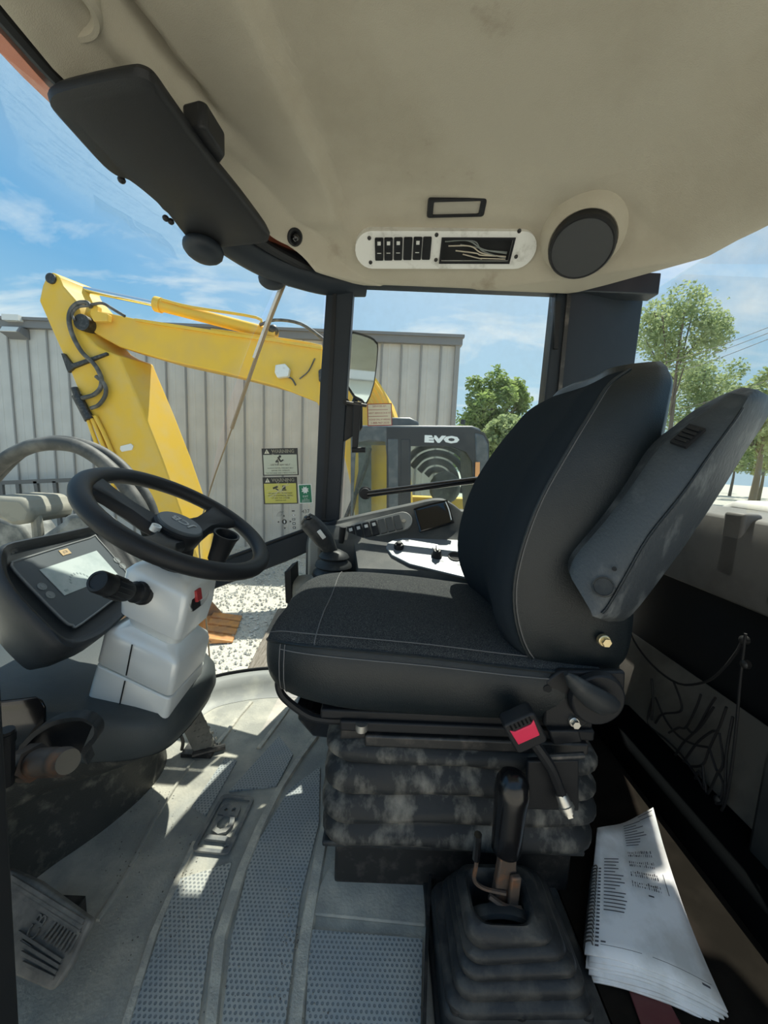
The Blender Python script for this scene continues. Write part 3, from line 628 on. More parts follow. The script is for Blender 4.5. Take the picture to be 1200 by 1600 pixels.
bm = nm(); prism(bm, [at(x, y, Y=.80) for x, y in ((462, 1100), (525, 1130), (525, 1156), (488, 1152), (465, 1125))], (0, .1, 0)); part('adjuster_box', bm, M['gloss'], T, bev=.006)
bm = nm(); rings = []
prof = []
zt = .352
for k in range(4):
    z0 = .352 - k * .058
    g = (.0, .002, .006, .004)[k]
    for dz, s in ((0, -.012), (-.010, -.004), (-.020, .006), (-.032, .013), (-.042, .013), (-.050, .004), (-.0555, -.012)): prof.append((z0 + dz, s + g - (.012 if k == 0 and dz > -.015 else 0)))
for z, s in prof:
    o = rrect(.535 + 2 * s, .455 + 2 * s, .055, 5)
    rings.append([V((.180 + a, SY + b, z + .006 * sin(a * 9 + z * 31) + .004 * sin(b * 14 + z * 17))) for a, b in o])
# finer sampling along the straight sides so that the folds can sag
def dens(r_, n=6):
    out = []
    for i, q in enumerate(r_):
        w2 = r_[(i + 1) % len(r_)]
        if (w2 - q).length > .1: out += [q.lerp(w2, k / n) for k in range(n)]
        else: out.append(q)
    return out
rings = [[V((q.x, q.y, q.z + .004 * sin(q.x * 19 + i) * (1 if i else .5))) for q in dens(r_)] for i, r_ in enumerate(rings)]
loft(bm, rings); part('bellows', bm, M['bellow'], T, angle=70)
bm = nm(); box(bm, (.175, SY, .062), (.50, .42, .122)); part('base', bm, M['steel_dk'], T, bev=.006)
bm = nm(); box(bm, (.17, SY, .118), (.54, .46, .012)); part('base_flange', bm, M['rubber'], T, bev=.004)
# hip plate, recliner, bolts
bm = nm(); prism(bm, [at(x, y, Y=.668) for x, y in ((853, 1065), (876, 1048), (978, 1050), (976, 1088), (945, 1122), (893, 1142), (850, 1135))], (0, .014, 0)); part('hip_plate', bm, M['black'], T, bev=.004)
q = at(930, 1088, Y=.665); bm = nm(); cyl(bm, q, q + V((0, -.014, 0)), .052, .048, 28); part('recliner_hub', bm, M['black'], T, bev=.003)
bm = nm(); rings = []
for (x, y, a, b) in ((884, 1052, .004, .006), (893, 1062, .012, .010), (910, 1078, .018, .013), (930, 1092, .022, .015), (948, 1102, .022, .014), (960, 1106, .014, .009)):
    cpt = at(x, y, Y=.632); dd = V((.8, 0, -.6)); up = V((.6, 0, .8))
    rings.append([cpt + up * a * cos(t * pi / 6) + V((0, 1, 0)) * b * sin(t * pi / 6) for t in range(12)])
loft(bm, rings); part('recliner_lever', bm, M['rubber'], T, angle=60)
for x, y, Y, r, mm in ((944, 1001, .672, .0095, 'gold'), (897, 1128, .664, .0085, 'bolt')):
    q = at(x, y, Y=Y); bm = nm(); lathe(bm, q + V((0, .006, 0)), (0, -1, 0), [(r * 1.15, 0), (r * 1.15, .008), (r, .009)], 16); cyl(bm, q + V((0, -.001, 0)), q + V((0, -.011, 0)), r * .86, seg=6); part('bolt', bm, M[mm], T)
q = at(857, 1079, Y=.662); bm = nm(); cyl(bm, q + V((0, .008, 0)), q + V((0, .004, 0)), .008, seg=12); part('hole', bm, M['dark'], T)
# folded-up armrest
ast = [((889, 893), (926, 963), (950, 971)), ((900, 868), (945, 952), (985, 962)), ((945, 815), (976, 900), (1050, 880)), ((985, 762), (1012, 838), (1088, 826)), ((1030, 700), (1066, 770), (1128, 765)), ((1080, 660), (1113, 703), (1168, 700)), ((1112, 635), (1148, 655), (1197, 655)), ((1138, 614), (1168, 622), (1201, 636))]
ca, cb_ = [], []
for i, (l, g, t) in enumerate(ast):
    Lp, Gp, Tp = at(*l, Y=.652), at(*g, Y=.605), at(*t, Y=.660); dp = .05 if 0 < i < 7 else .03
    ca.append([Lp, Lp.lerp(Gp, .15) + V((-.004, -.006, 0)), Lp.lerp(Gp, .5) + V((-.002, -.006, 0)), Lp.lerp(Gp, .85) + V((0, -.005, 0)), Gp])
    cb_.append([Gp, Gp.lerp(Tp, .1) + V((.004, -.004, 0)), Gp.lerp(Tp, .5) + V((.002, -.004, 0)), Gp.lerp(Tp, .9) + V((.002, -.004, 0)), Tp, Tp + V((-.004, dp, 0)), Lp + V((.01, dp, 0)), Lp])
ra, rb = resample(ca, 4), resample(cb_, 4)
bm = nm(); loft(bm, rb, closed=False); loft(bm, [rb[0] + ra[0][1:-1], [sum(rb[0], V()) / 8 + (q - sum(rb[0], V()) / 8) * .1 for q in rb[0] + ra[0][1:-1]]], cap=False)
rt = rb[-1] + ra[-1][1:-1]; c = sum(rt, V()) / len(rt); loft(bm, [rt, [c + (q - c) * .7 + V((.010, 0, .012)) for q in rt], [c + (q - c) * .05 + V((.014, 0, .016)) for q in rt]], cap=False)
arm = part('armrest', bm, M['scuffed'], T, label='scuffed grey armrest folded up beside the backrest', angle=60)
bm = nm(); loft(bm, ra, closed=False); part('armrest_panel', bm, mat('armrest_vinyl', (.040, .050, .058), .48, col2=(.12, .13, .135), ns=10, lo=.5, hi=.75, bump=.25, bs=200, stretch=(1.6, 1, .8)), arm, angle=60)
f2 = Frame(at(943, 917, Y=.607), at(976, 900, Y=.605) - at(945, 815, Y=.652), at(985, 762, Y=.652) - at(945, 815, Y=.652)); f2 = Frame(f2.o, f2.u, f2.v)
if f2.n.y > 0: f2.n = -f2.n
bm = nm(); lathe(bm, f2.o, f2.n, [(.0165, -.004), (.0165, .0025), (.0145, .0032), (.0138, .0008), (.001, .0010)], 24); part('button', bm, M['rubber'], arm)
q0 = at(960, 889, Y=.609); bm = nm(); cyl(bm, q0, q0 + f2.n * .004, .0035, seg=10); part('button', bm, M['dark'], arm)
f3 = Frame(at(1075, 684, Y=.629), at(1095, 668, Y=.632) - at(1060, 700, Y=.632), at(1066, 672, Y=.645) - at(1085, 697, Y=.615))
if f3.n.y > 0: f3.n = -f3.n
bm = nm()
for k in range(4): f3.box(bm, (-.012 + .008 * k, 0, .006), (.005, .020, .008))
f3.box(bm, (0, 0, .004), (.040, .026, .006)); part('vent', bm, M['black'], arm)
bm = nm(); tube(bm, [r_[0] + V((.0, -.002, 0)) for r_ in rb[3:-2]], .0022, 6, 0); part('armrest_piping', bm, M['leather'], arm)
# buckle on its stalk
fb = Frame(at(822, 1147, Y=.600), at(836, 1118, Y=.60) - at(792, 1138, Y=.60), at(812, 1125, Y=.598) - at(834, 1170, Y=.605))
T = thing('seat_belt_buckle', 'seat belt buckle with a bright red release button on a black stalk', 'buckle', at(885, 1262, Y=.63))
bm = nm(); fb.plate(bm, rrect(.058, .066, .008, 3), -.030, .0); part('housing', bm, M['black'], T, bev=.003)
bm = nm(); fb.plate(bm, [(-.020, -.012), (.020, -.012), (.022, .021), (.015, .015), (-.015, .015), (-.022, .021)], -.004, .002); part('release_button', bm, M['red'], T, label='red release button', bev=.001)
bm = nm()
for k in range(6): fb.box(bm, (-.0175 + .007 * k, .025, .0005), (.003, .010, .002))
part('grip_ribs', bm, M['gloss'], T)
bm = nm(); tube(bm, [fb(.004, -.028, -.015), at(858, 1195, Y=.615), at(872, 1228, Y=.62), at(879, 1245, Y=.622)], .0095, 8, 5); part('stalk', bm, M['black'], T)
q0, q1 = at(876, 1240, Y=.622), at(887, 1266, Y=.612); d = (q1 - q0)
bm = nm(); lathe(bm, q0, d, [(.010, 0), (.0115, .010), (.012, .018), (.014, .019), (.014, .024), (.0115, .025), (.0115, .031)], 16); cyl(bm, q0 + d.normalized() * .031, q0 + d.normalized() * .037, .0085, seg=6); part('anchor_bolt', bm, M['bolt'], T)
bm = nm(); prism(bm, [at(x, y, Y=.64) for x, y in ((825, 1190), (905, 1188), (905, 1268), (822, 1265))], (0, .012, 0)); prism(bm, [at(x, y, Y=.655) for x, y in ((858, 1142), (905, 1142), (910, 1160), (865, 1165))], (0, .02, 0)); part('anchor_bracket', bm, M['black'], T, bev=.003)
q0, q1 = at(853, 1183, Y=.63), at(912, 1180, Y=.63); bm = nm(); cyl(bm, q0, q1, .006, seg=10); part('pin', bm, M['steel_dk'], T)

# ================================================================== PARKING BRAKE LEVER
GX, GY = .245, .585
T = thing('parking_brake_lever', 'black gear shaped parking brake lever rising from a square ribbed rubber gaiter', 'lever', (GX, GY, 0))
T['label'] = 'parking brake lever with black ball-ended grip in a square ribbed gaiter'
bm = nm(); b0 = rrect(.245, .20, .02, 3); loft(bm, [[V((GX + a, GY + b, 0)) for a, b in b0], [V((GX + a * .98, GY + b * .98, .045)) for a, b in b0], [V((GX + a * .9, GY + b * .9, .055)) for a, b in b0]]); part('base', bm, M['rubber'], T, bev=.004)
bm = nm(); rings = []
for z, s, ox in ((.050, .112, 0), (.056, .114, 0), (.064, .110, 0), (.068, .100, 0), (.076, .104, .002), (.086, .101, .002), (.090, .090, .002), (.098, .094, .001), (.108, .091, 0), (.112, .080, 0), (.120, .083, -.002), (.130, .080, -.004), (.134, .069, -.005), (.142, .071, -.006), (.153, .066, -.008), (.158, .056, -.010), (.163, .052, -.010), (.160, .047, -.010), (.140, .044, -.01), (.10, .042, -.01)):
    rings.append([V((GX + ox * 2 + a * (1.02 if k < 99 else 1), GY + b * .86 + ox, z + .006 * sin(a * 25) * (1 if z < .15 else 0))) for k, (a, b) in enumerate(rrect(2 * s, 2 * s, .028, 5))])
loft(bm, rings, cap=True); part('gaiter', bm, M['gaiter'], T, angle=70)
for x, y in ((-.10, -.085), (.105, -.085), (.0, -.088), (.105, .085)):
    bm = nm(); lathe(bm, (GX + x, GY + y, .05), (0, 0, 1), [(.011, 0), (.011, .006), (.007, .007), (.004, .004)], 12); part('screw', bm, M['steel_dk'], T)
ga, gb = at(790, 1330, Y=.585), at(801, 1222, Y=.60); ax = (gb - ga).normalized()
bm = nm(); lathe(bm, ga, ax, [(.022, 0), (.025, .004), (.026, .04), (.028, .085), (.0295, .100), (.0295, .110), (.027, .124), (.0205, .135), (.011, .141), (.001, .1425)], 24); part('grip', bm, M['grip'], T, angle=60)
lo_ = at(785, 1430, Y=.59); bm = nm(); fr = Frame(lo_.lerp(ga, .5), V((1, .1, 0)), ga - lo_); ln = (ga - lo_).length
fr.plate(bm, [(-.022, -ln * .5), (.022, -ln * .5), (.020, 0), (.013, ln * .55), (-.014, ln * .55), (-.018, 0)], -.008, .008); fr.box(bm, (.012, .0, .014), (.018, ln * .5, .010)); part('shaft', bm, M['rust'], T, bev=.003)
bm = nm(); tube(bm, [fr(-.03, -.01, .01), fr(-.005, -.02, .02), fr(.025, -.028, .02)], .005, 6, 4); tube(bm, [at(746, 1307, Y=.56), at(744, 1350, Y=.565), at(741, 1374, Y=.57), at(756, 1388, Y=.575), at(790, 1396, Y=.575)], .0035, 6, 4); part('release_wire', bm, M['rust'], T)
bm = nm(); tube(bm, [at(747, 1304, Y=.558), at(746, 1322, Y=.562), at(744, 1342, Y=.565)], .0065, 8, 3); part('release_tip', bm, M['gloss'], T)
bm = nm(); rings = []
q = V((GX - .02, GY - .01, .135))
for k in range(8):
    a = pi * k / 7; rings.append([q + V((-.048 + .096 * k / 7, -.012 + .012 * cos(t * pi / 4), .012 * sin(a) + .008 * sin(t * pi / 4))) for t in range(8)])
loft(bm, rings); part('guide', bm, M['rubber'], T)
# upright edge plate between mat and lever base
bm = nm(); pl = [at(672, 1368, Z=0), at(666, 1480, Z=0), at(662, 1600, Z=0), at(655, 1850, Z=0)]
loft(bm, [[p + V((-.003, 0, 0)), p + V((.003, 0, 0)), p + V((.003, 0, .035)), p + V((-.003, 0, .035))] for p in pl]); struct('trim_14', bm, M['steel_dk'])
bm = nm(); prism(bm, [V((.115, .74, .001)), V((.115, .15, .001)), V((.40, .15, .001)), V((.40, .74, .001))], (0, 0, .012)); part('step_plate', bm, M['rubber'], floor, bev=.003)
# ================================================================== DASH AND STEERING
T = thing('dashboard', 'dark grey moulded front dashboard body with muddy lower face', 'dashboard', (-.75, .8, 0))
st = [(.38, -.80, -.77, .43), (.45, -.785, -.755, .43), (.60, -.735, -.685, .42), (.68, -.71, -.60, .395), (.725, -.69, -.50, .365), (.765, -.665, -.452, .352), (.82, -.635, -.436, .350), (.90, -.607, -.43, .355), (.97, -.60, -.437, .36), (1.03, -.615, -.475, .36), (1.075, -.645, -.55, .36)]
cols = []
for Y, xf, xn, zt in st:
    k = zt / .418
    cols.append([V(p) for p in ((xf, Y, 0), (xf - .006, Y, .05), (xf - .008, Y, .12), (xf + .012, Y, .19), (xf + (xn - xf) * .5, Y, .25 * k), (xn - .014, Y, .298 * k), (xn, Y, .335 * k), (xn - .002, Y, .375 * k), (xn - .022, Y, .402 * k), (xn - .07, Y, .418 * k), (-.72, Y, .418 * (k * .4 + .6)), (-.84, Y, .435), (-.93, Y, .42), (-.96, Y, .2), (-.96, Y, 0))])
rs = resample(cols, 5)
bm = nm(); loft(bm, [r[3:] + [r[0] + V((-.1, 0, 0))] for r in rs], cap=True); part('body', bm, M['dash'], T, angle=60)
bm = nm(); loft(bm, [[q + V((.0015, 0, 0)) for q in r[:4]] for r in rs], closed=False); part('lower_face', bm, M['dashmud'], T, angle=60)
bm = nm(); loft(bm, [[q + V((.001, -.0005, 0)) for q in r[3:6]] for r in rs], closed=False); part('nose_underside', bm, M['dashmud'], T, angle=60)
# smooth arched side panel
bm = nm(); rings = []
# black box and outlet cup with its pipe
bm = nm(); prism(bm, [at(x, y, Y=.60) for x, y in ((8, 1110), (58, 1086), (70, 1092), (76, 1104), (77, 1148), (8, 1186))], (-.16, -.05, 0))
solo('control_box', bm, M['gloss'], 'small glossy black box on the dashboard side at the left edge', 'box', bev=.006)
T = thing('outlet_bracket', 'black oval bracket cup holding a worn metal pipe stub by the dashboard', 'bracket', at(80, 1200, Y=.58))
bm = nm(); P1 = spline([at(x, y, Y=.575) for x, y in ((20, 1216), (24, 1180), (45, 1150), (80, 1128), (120, 1121), (143, 1130), (146, 1150), (128, 1172), (132, 1190))], 4)
loft(bm, [[p, p + V((-.002, .02, 0)), p + V((0.002, .02, -.004)), p + V((.005, 0, -.006))] for p in P1]); part('cup', bm, M['rubber'], T, angle=50)
bm = nm(); prism(bm, [at(x, y, Y=.592) for x, y in ((20, 1212), (30, 1165), (60, 1138), (120, 1122), (144, 1135), (125, 1180), (80, 1205))], (-.004, .006, 0)); part('backplate', bm, M['black'], T)
ax0, ax1 = at(38, 1192, Y=.56), at(107, 1190, Y=.515); d = (ax1 - ax0); ln = d.length
bm = nm(); cyl(bm, ax0, ax0 + d * .28, .027, seg=6); lathe(bm, ax0 + d * .28, d, [(.019, 0), (.0205, .008), (.0205, ln * .38), (.0185, ln * .40), (.0185, ln * .5), (.020, ln * .52), (.020, ln * .62), (.0175, ln * .70), (.016, ln * .715)], 24); part('pipe', bm, M['rust'], T, angle=40)
bm = nm(); cyl(bm, ax1 - d * .03, ax1 + d * .0, .0165, seg=24); part('pipe_cap', bm, mat('worn_cap', (.13, .115, .09), .7), T)
bm = nm(); cyl(bm, at(10, 1140, Y=.52), at(10, 1225, Y=.52), .010, seg=10); cyl(bm, at(10, 1145, Y=.52), at(10, 1158, Y=.52), .0115, seg=12); part('rod', bm, M['black'], T)
# display housing
df = Frame((-.668, .82, .632), (0, 1, 0), (-.65, 0, .76))
T = thing('instrument_display', 'dark dash display with pale lit screen in a deep hooded housing', 'display', (-.72, .82, .43))
def ring(out, c, s=1, oa=0, ob=0): return [df(a * s + oa, b * s + ob, c) for a, b in out]
A0 = hit(df, 0, 856); 
outp = [hit(df, x, y) for x, y in ((-8, 862), (10, 852), (90, 836), (150, 823), (172, 826), (188, 846), (222, 900), (226, 920), (205, 950), (165, 990), (126, 1012), (95, 1014), (50, 975), (5, 925), (-12, 885))]
def smooth2(pts, n=3):
    q = spline([V((a, b, 0)) for a, b in pts + [pts[0]]], n)[:-1]; return [(p.x, p.y) for p in q]
outp = smooth2(outp)
inp = smooth2([hit(df, x, y) for x, y in ((19, 880), (30, 875), (140, 841), (152, 842), (205, 905), (204, 915), (128, 974), (113, 977), (95, 966), (24, 893))])
cx = sum(a for a, b in outp) / len(outp); cy = sum(b for a, b in outp) / len(outp)
def sc(o, s, dx=0, dy=0): return [(cx + (a - cx) * s + dx, cy + (b - cy) * s + dy) for a, b in o]
bm = nm()
loft(bm, [[df(a, b, -.16) for a, b in sc(outp, .50, 0, -.035)], [df(a, b, -.10) for a, b in sc(outp, .72, 0, -.025)], [df(a, b, -.045) for a, b in sc(outp, .93, 0, -.008)], [df(a, b, -.01) for a, b in sc(outp, 1.0)], [df(a, b, .010) for a, b in sc(outp, .995)], [df(a, b, .013) for a, b in sc(outp, .96)], [df(a, b, .006) for a, b in sc(outp, .89)], [df(a, b, -.004) for a, b in sc(outp, .84)]])
part('housing', bm, M['housing'], T, angle=60)
bm = nm(); loft(bm, [[df(a, b, -.012) for a, b in inp], [df(a, b, .0005) for a, b in inp]]); fc = part('face_panel', bm, M['bezel'], T)
bm = nm(); tube(bm, [df(a, b, .001) for a, b in inp + inp[:1]], .0022, 6, 0); part('face_rim', bm, mat('face_rim', (.2, .21, .21), .4), T)
bm = nm(); prism(bm, [df(*hit(df, x, y), .001) for x, y in ((100, 931), (183, 898), (150, 861), (61, 891))], df.n * .001); scr = part('screen', bm, M['lcd'], T)
bm = nm()
for k in range(9):
    a = R(20 + 17.5 * k); a0_, b0_ = hit(df, 122, 905); df.box(bm, (a0_ + .024 * cos(a), b0_ - .01 + .024 * sin(a), .0022), (.003, .005, .0006))
a_, b_ = hit(df, 100, 926); df.box(bm, (a_ + .006, b_ + .002, .0022), (.008, .005, .0006)); part('gauge_marks', bm, mat('lcd_marks', (.30, .36, .36), .4), scr)
a_, b_ = hit(df, 101, 863); bm = nm(); df.box(bm, (a_, b_, .0012), (.023, .014, .0012)); bd = part('badge', bm, mat('badge_bronze', (.50, .36, .19), .4), T, label='small bronze badge above the screen')
bm = nm(); text_bm(bm, 'JCB', .008, df, a_, b_, .002); part('badge_letters', bm, M['ink'], bd)
for x, y in ((65, 917), (78, 930), (182, 876), (191, 885)):
    a_, b_ = hit(df, x, y); bm = nm(); lathe(bm, df(a_, b_, .0008), df.n, [(.0085, 0), (.0085, .0012), (.0072, .0014), (.0070, .0006), (.0035, .0006), (.0034, .0016), (.001, .0016)], 18); part('button', bm, mat('pad_button', (.25, .27, .27), .5) if 'pad_button' not in bpy.data.materials else bpy.data.materials['pad_button'], T)
# steering column
T = thing('steering_column', 'silver steering column tower with split covers behind the wheel', 'steering column', (-.52, .85, .36))
def sec(cx_, z, hx, hy, r, yc=.85, tilt=.48): return [V((cx_ + a, yc + b, z - a * tilt)) for a, b in rrect(2 * hx, 2 * hy, r, 4)]
r0 = .012
bm = nm(); loft(bm, [sec(-.548, .32, .082, .084, r0), sec(-.536, .365, .081, .083, r0), sec(-.525, .408, .079, .082, r0)]); part('base_cover', bm, M['silver'], T, angle=40, bev=.003)
bm = nm(); loft(bm, [sec(-.525, .412, .077, .080, r0), sec(-.524, .415, .079, .082, r0), sec(-.508, .478, .078, .081, r0), sec(-.505, .489, .074, .077, r0), sec(-.503, .496, .062, .068, .015), sec(-.50, .506, .054, .06, .02)]); part('lower_cover', bm, M['silver'], T, angle=40)
bm = nm(); loft(bm, [sec(-.50, .49, .05, .055, .02), sec(-.496, .520, .055, .06, .02), sec(-.493, .530, .064, .072, .016), sec(-.483, .575, .067, .076, .014), sec(-.473, .622, .066, .074, .014), sec(-.468, .634, .060, .066, .016), sec(-.463, .646, .046, .05, .02)]); up = part('upper_cover', bm, M['silver'], T, angle=40)
bm = nm(); cyl(bm, (-.482, .845, .625), (-.452, .842, .735), .042, .034, 20); part('collar', bm, M['black'], T)
for (xa, za), (xb, zb), yy in (((-.560, .333), (-.540, .412), .7655), ((-.538, .424), (-.522, .494), .7672)):
    bm = nm(); tube(bm, [(xa, yy, za), (xb, yy, zb)], .0016, 4, 0); part('joint_line', bm, M['dark'], T)
# hazard switch recess on the driver's side of the pod
hf = Frame((-.4125, .838, .585), (0, 1, 0), (-.1, 0, 1))
bm = nm(); o = [(a, b) for a, b in smooth2([(-.045, .018), (.0, .026), (.038, .024), (.045, .005), (.025, -.022), (-.03, -.026), (-.047, -.012)])]; cc = lambda s, c: [hf(a * s, b * s, c) for a, b in o]
loft(bm, [cc(1.06, -.004), cc(1.04, .003), cc(.97, .003), cc(.9, -.001), cc(.3, -.001)], cap=True); part('switch_recess', bm, mat('silver_recess', (.62, .62, .60), .35, .3), up)
bm = nm(); hf.box(bm, (-.024, -.002, .002), (.034, .046, .006)); part('switch_shadow_plate', bm, M['black'], up)  # black plate stands in for the shade inside the recess
bm = nm(); hf.box(bm, (-.018, .004, .006), (.022, .026, .010)); part('hazard_switch', bm, mat('hazard_red', (.42, .035, .04), .4), up, label='red hazard rocker', bev=.0015)
# stalk
P0, P1, P2 = at(226, 926, Y=.785), at(196, 924, Y=.735), at(149, 907, Y=.665)
d = P1 - P0; dn = d.normalized()
bm = nm(); lathe(bm, P0 - dn * .005, d, [(.026, 0), (.026, .012), (.022, .016), (.0235, .022), (.021, .028), (.022, .034), (.017, .040), (.015, d.length + .01)], 20); sk = part('stalk_boot', bm, M['black'], T)
d2 = (P2 - P1); dn = d2.normalized(); l2 = d2.length
bm = nm(); lathe(bm, P1 - dn * .008, d2, [(.012, 0), (.019, .004), (.0215, .012), (.0215, l2 * .6), (.0205, l2 * .62), (.0205, l2 * .66), (.0215, l2 * .68), (.021, l2 + .0), (.019, l2 + .004), (.0145, l2 + .0045), (.0140, l2 + .003), (.001, l2 + .003)], 24); tw = part('stalk_handle', bm, M['black'], T)
bm = nm(); u_, v_ = perp(dn)
for k in range(14):
    a = 2 * pi * k / 14; o_ = (u_ * cos(a) + v_ * sin(a)) * .0217; cyl(bm, P1 + dn * .008 + o_, P1 + dn * (l2 * .55) + o_, .0012, seg=4)
part('stalk_ribs', bm, M['rubber'], tw)
# steering wheel
WC = V((-.447, .84, .7505)); th = R(30); WN = V((sin(th), 0, cos(th)))
wf = Frame(WC, V((cos(th), 0, -sin(th))), (0, 1, 0))
RR = .190
T = thing('steering_wheel', 'black three-spoke steering wheel with moulded finger grips and round badge', 'steering wheel', WC)
bm = nm(); rings = []
for k in range(96):
    a = 2 * pi * k / 96; e = V((cos(a), sin(a), 0)); ins = .0012 * sin(a * 44)
    rings.append([wf(e.x * (RR + .0195 * cos(t * pi / 6) * (1 + (ins * 22 if cos(t * pi / 6) < 0 else 0))), e.y * (RR + .0195 * cos(t * pi / 6) * (1 + (ins * 22 if cos(t * pi / 6) < 0 else 0))), .0175 * sin(t * pi / 6)) for t in range(12)])
loft(bm, rings, cyclic=True, cap=False); part('rim', bm, M['black'], T, angle=60)
A1_ = math.degrees(math.atan2(*hit(wf, 166, 766)[::-1])); A2_ = math.degrees(math.atan2(*hit(wf, 392, 800)[::-1]))
for deg, nm_ in ((A1_, 'spoke'), (A2_, 'spoke'), (285, 'spoke')):
    a = R(deg); e = V((cos(a), sin(a))); pv = V((-sin(a), cos(a)))
    bm = nm(); rings = []
    for r_, wd, dz, h in ((.188, .058, .000, .010), (.170, .044, -.003, .011), (.14, .033, -.012, .013), (.095, .026, -.024, .015), (.06, .034, -.032, .015), (.03, .036, -.036, .014)):
        rings.append([wf(e.x * r_ + pv.x * wd * ca_, e.y * r_ + pv.y * wd * ca_, dz + h * sa) for ca_, sa in ((-1, -.5), (-1, .3), (-.75, 1), (0, .8), (.75, 1), (1, .3), (1, -.5), (.6, -1), (-.6, -1))])
    loft(bm, rings); part(nm_, bm, M['black'], T, angle=50, bev=0)
bm = nm(); lathe(bm, wf(0, 0, -.060), wf.n, [(.040, 0), (.052, .018), (.055, .035), (.053, .047), (.049, .051)], 30); part('hub', bm, M['black'], T)
bm = nm(); lathe(bm, wf(0, 0, -.012), wf.n, [(.050, 0), (.049, .006), (.046, .0085), (.001, .0105)], 30); cp = part('hub_cap', bm, mat('cap_grey', (.075, .085, .092), .4), T)
tf = Frame(wf(0, 0, 0), (-1, -.15, 0), (.15, -1, 0)); tf = Frame(wf(0, 0, 0), -wf.u, -wf.v)
bm = nm(); text_bm(bm, 'JCB', .032, tf, 0, -.004, -.0014, ext=.0006, bold=.0006); part('cap_letters', bm, mat('cap_letter', (.34, .35, .35), .4), cp)
# spinner socket on the right-hand spoke
kx, ky = hit(wf, 352, 852)
bm = nm(); lathe(bm, wf(kx, ky, -.040), V((.42, -.08, 1)), [(.020, 0), (.022, .03), (.0255, .058), (.0285, .064), (.0285, .068), (.024, .067), (.022, .045), (.001, .040)], 24); part('spinner_socket', bm, M['black'], T)
q = hit(wf, 248, 816); bm = nm(); lathe(bm, wf(q[0], q[1], -.02), wf.n, [(.010, 0), (.010, .012), (.007, .012), (.006, .004)], 14); part('screw_boss', bm, M['alu'], T)
# pedals
T = thing('brake_pedal', 'large worn brake pedal with ribbed rubber pad by the door post', 'pedal', (-.56, .58, 0))
pa, pb, pc, pd = at(14, 1358, Z=.17), at(141, 1438, Z=.125), at(88, 1546, Z=.075), at(-30, 1500, Z=.09)
pf = Frame((pa + pb + pc + pd) / 4, pb - pa, pa - pd)
hits = [hit(pf, x, y) for x, y in ((10, 1358), (60, 1380), (142, 1440), (110, 1510), (88, 1544), (78, 1550), (32, 1530), (-40, 1500))]
bm = nm(); loft(bm, [[pf(a, b, -.018) for a, b in hits], [pf(a, b, 0) for a, b in hits]]); PR = mat('dusty_pad', (.10, .10, .095), .7, col2=(.22, .21, .19), ns=16); pad = part('pad', bm, PR, T, bev=.004)
def prib(p, q_, w_=.0035, h=.004):
    a, b = hit(pf, *p); c_, d_ = hit(pf, *q_); dd = V((c_ - a, d_ - b, 0)); n_ = V((-dd.y, dd.x, 0)).normalized() * w_
    bm = nm(); lo2 = [pf(a + n_.x, b + n_.y), pf(c_ + n_.x, d_ + n_.y), pf(c_ - n_.x, d_ - n_.y), pf(a - n_.x, b - n_.y)]; loft(bm, [lo2, [q + pf.n * h for q in lo2]]); return part('pad_rib', bm, PR, pad)
for k in range(3): prib((18, 1370 + 9 * k), (132 - 3 * k, 1440 + 8 * k), .0032)
for k in range(8): prib((90 + k * 5.2, 1438 + k * 2.6), (68 + k * 5.6, 1466 + k * 3.4), .0016)
for k in range(4): prib((30 + 2 * k, 1455 + 16 * k), (98 - 4 * k, 1500 + 9 * k), .002)
lf = Frame(pf.o, pf.u * .9 + pf.v * .35, pf.v)
a_, b_ = hit(pf, 56, 1452); bm = nm(); f5 = Frame(pf(a_, b_), pf.v, -pf.u); text_bm(bm, 'JCB', .026, f5, 0, 0, .001, ext=.002); part('pad_letters', bm, PR, pad)
bm = nm(); prism(bm, [pf(-.02, -.02, -.018), pf(.02, -.02, -.018), pf(.02, .02, -.018), pf(-.02, .02, -.018)], V((-.10, .02, -.09))); part('arm', bm, M['steel_dk'], T)
bm = nm(); box(bm, (-.60, .60, .02), (.10, .08, .04)); part('bracket', bm, M['steel_dk'], T)
T = thing('accelerator_pedal', 'dusty accelerator pedal with chequered tread hinged on the floor', 'pedal', (-.50, 1.07, 0))
afr = Frame(at(306, 1135, Y=1.07), at(322, 1172, Z=.02) - at(285, 1092, Y=1.08), at(320, 1120, Y=1.09) - at(285, 1140, Y=1.05))
hits = [hit(afr, x, y) for x, y in ((266, 1098), (272, 1088), (298, 1083), (305, 1090), (338, 1162), (336, 1172), (312, 1184), (304, 1178))]
if afr.n.z < 0: afr.n = -afr.n
bm = nm(); loft(bm, [[afr(a, b, -.014) for a, b in hits], [afr(a, b, 0) for a, b in hits]]); pad = part('pad', bm, M['sillbeige'] if 0 else mat('dusty_pedal', (.17, .165, .145), .8, col2=(.27, .26, .22), ns=14), T, bev=.003)
bm = nm()
for i in range(9):
    for j in range(4):
        x = 276 + i * 5.6 + j * 7.2; y = 1099 + i * 8.6 - j * 2.6
        a, b = hit(afr, x + 1, y + 2); bm2 = afr; afr.box(bm, (a, b, .001), (.0075, .0055, .005))
part('tread_blocks', bm, bpy.data.materials['dusty_pedal'], pad)
bm = nm(); cyl(bm, at(300, 1180, Z=.012), at(352, 1166, Z=.012), .009, seg=10); box(bm, at(312, 1172, Z=.006), (.09, .05, .012)); part('hinge', bm, M['steel_dk'], T)
bm = nm(); tube(bm, [at(283, 1150, Z=.05), at(286, 1160, Z=.03), at(284, 1172, Z=.008)], .005, 6, 3); part('stop_bolt', bm, M['steel_dk'], T)

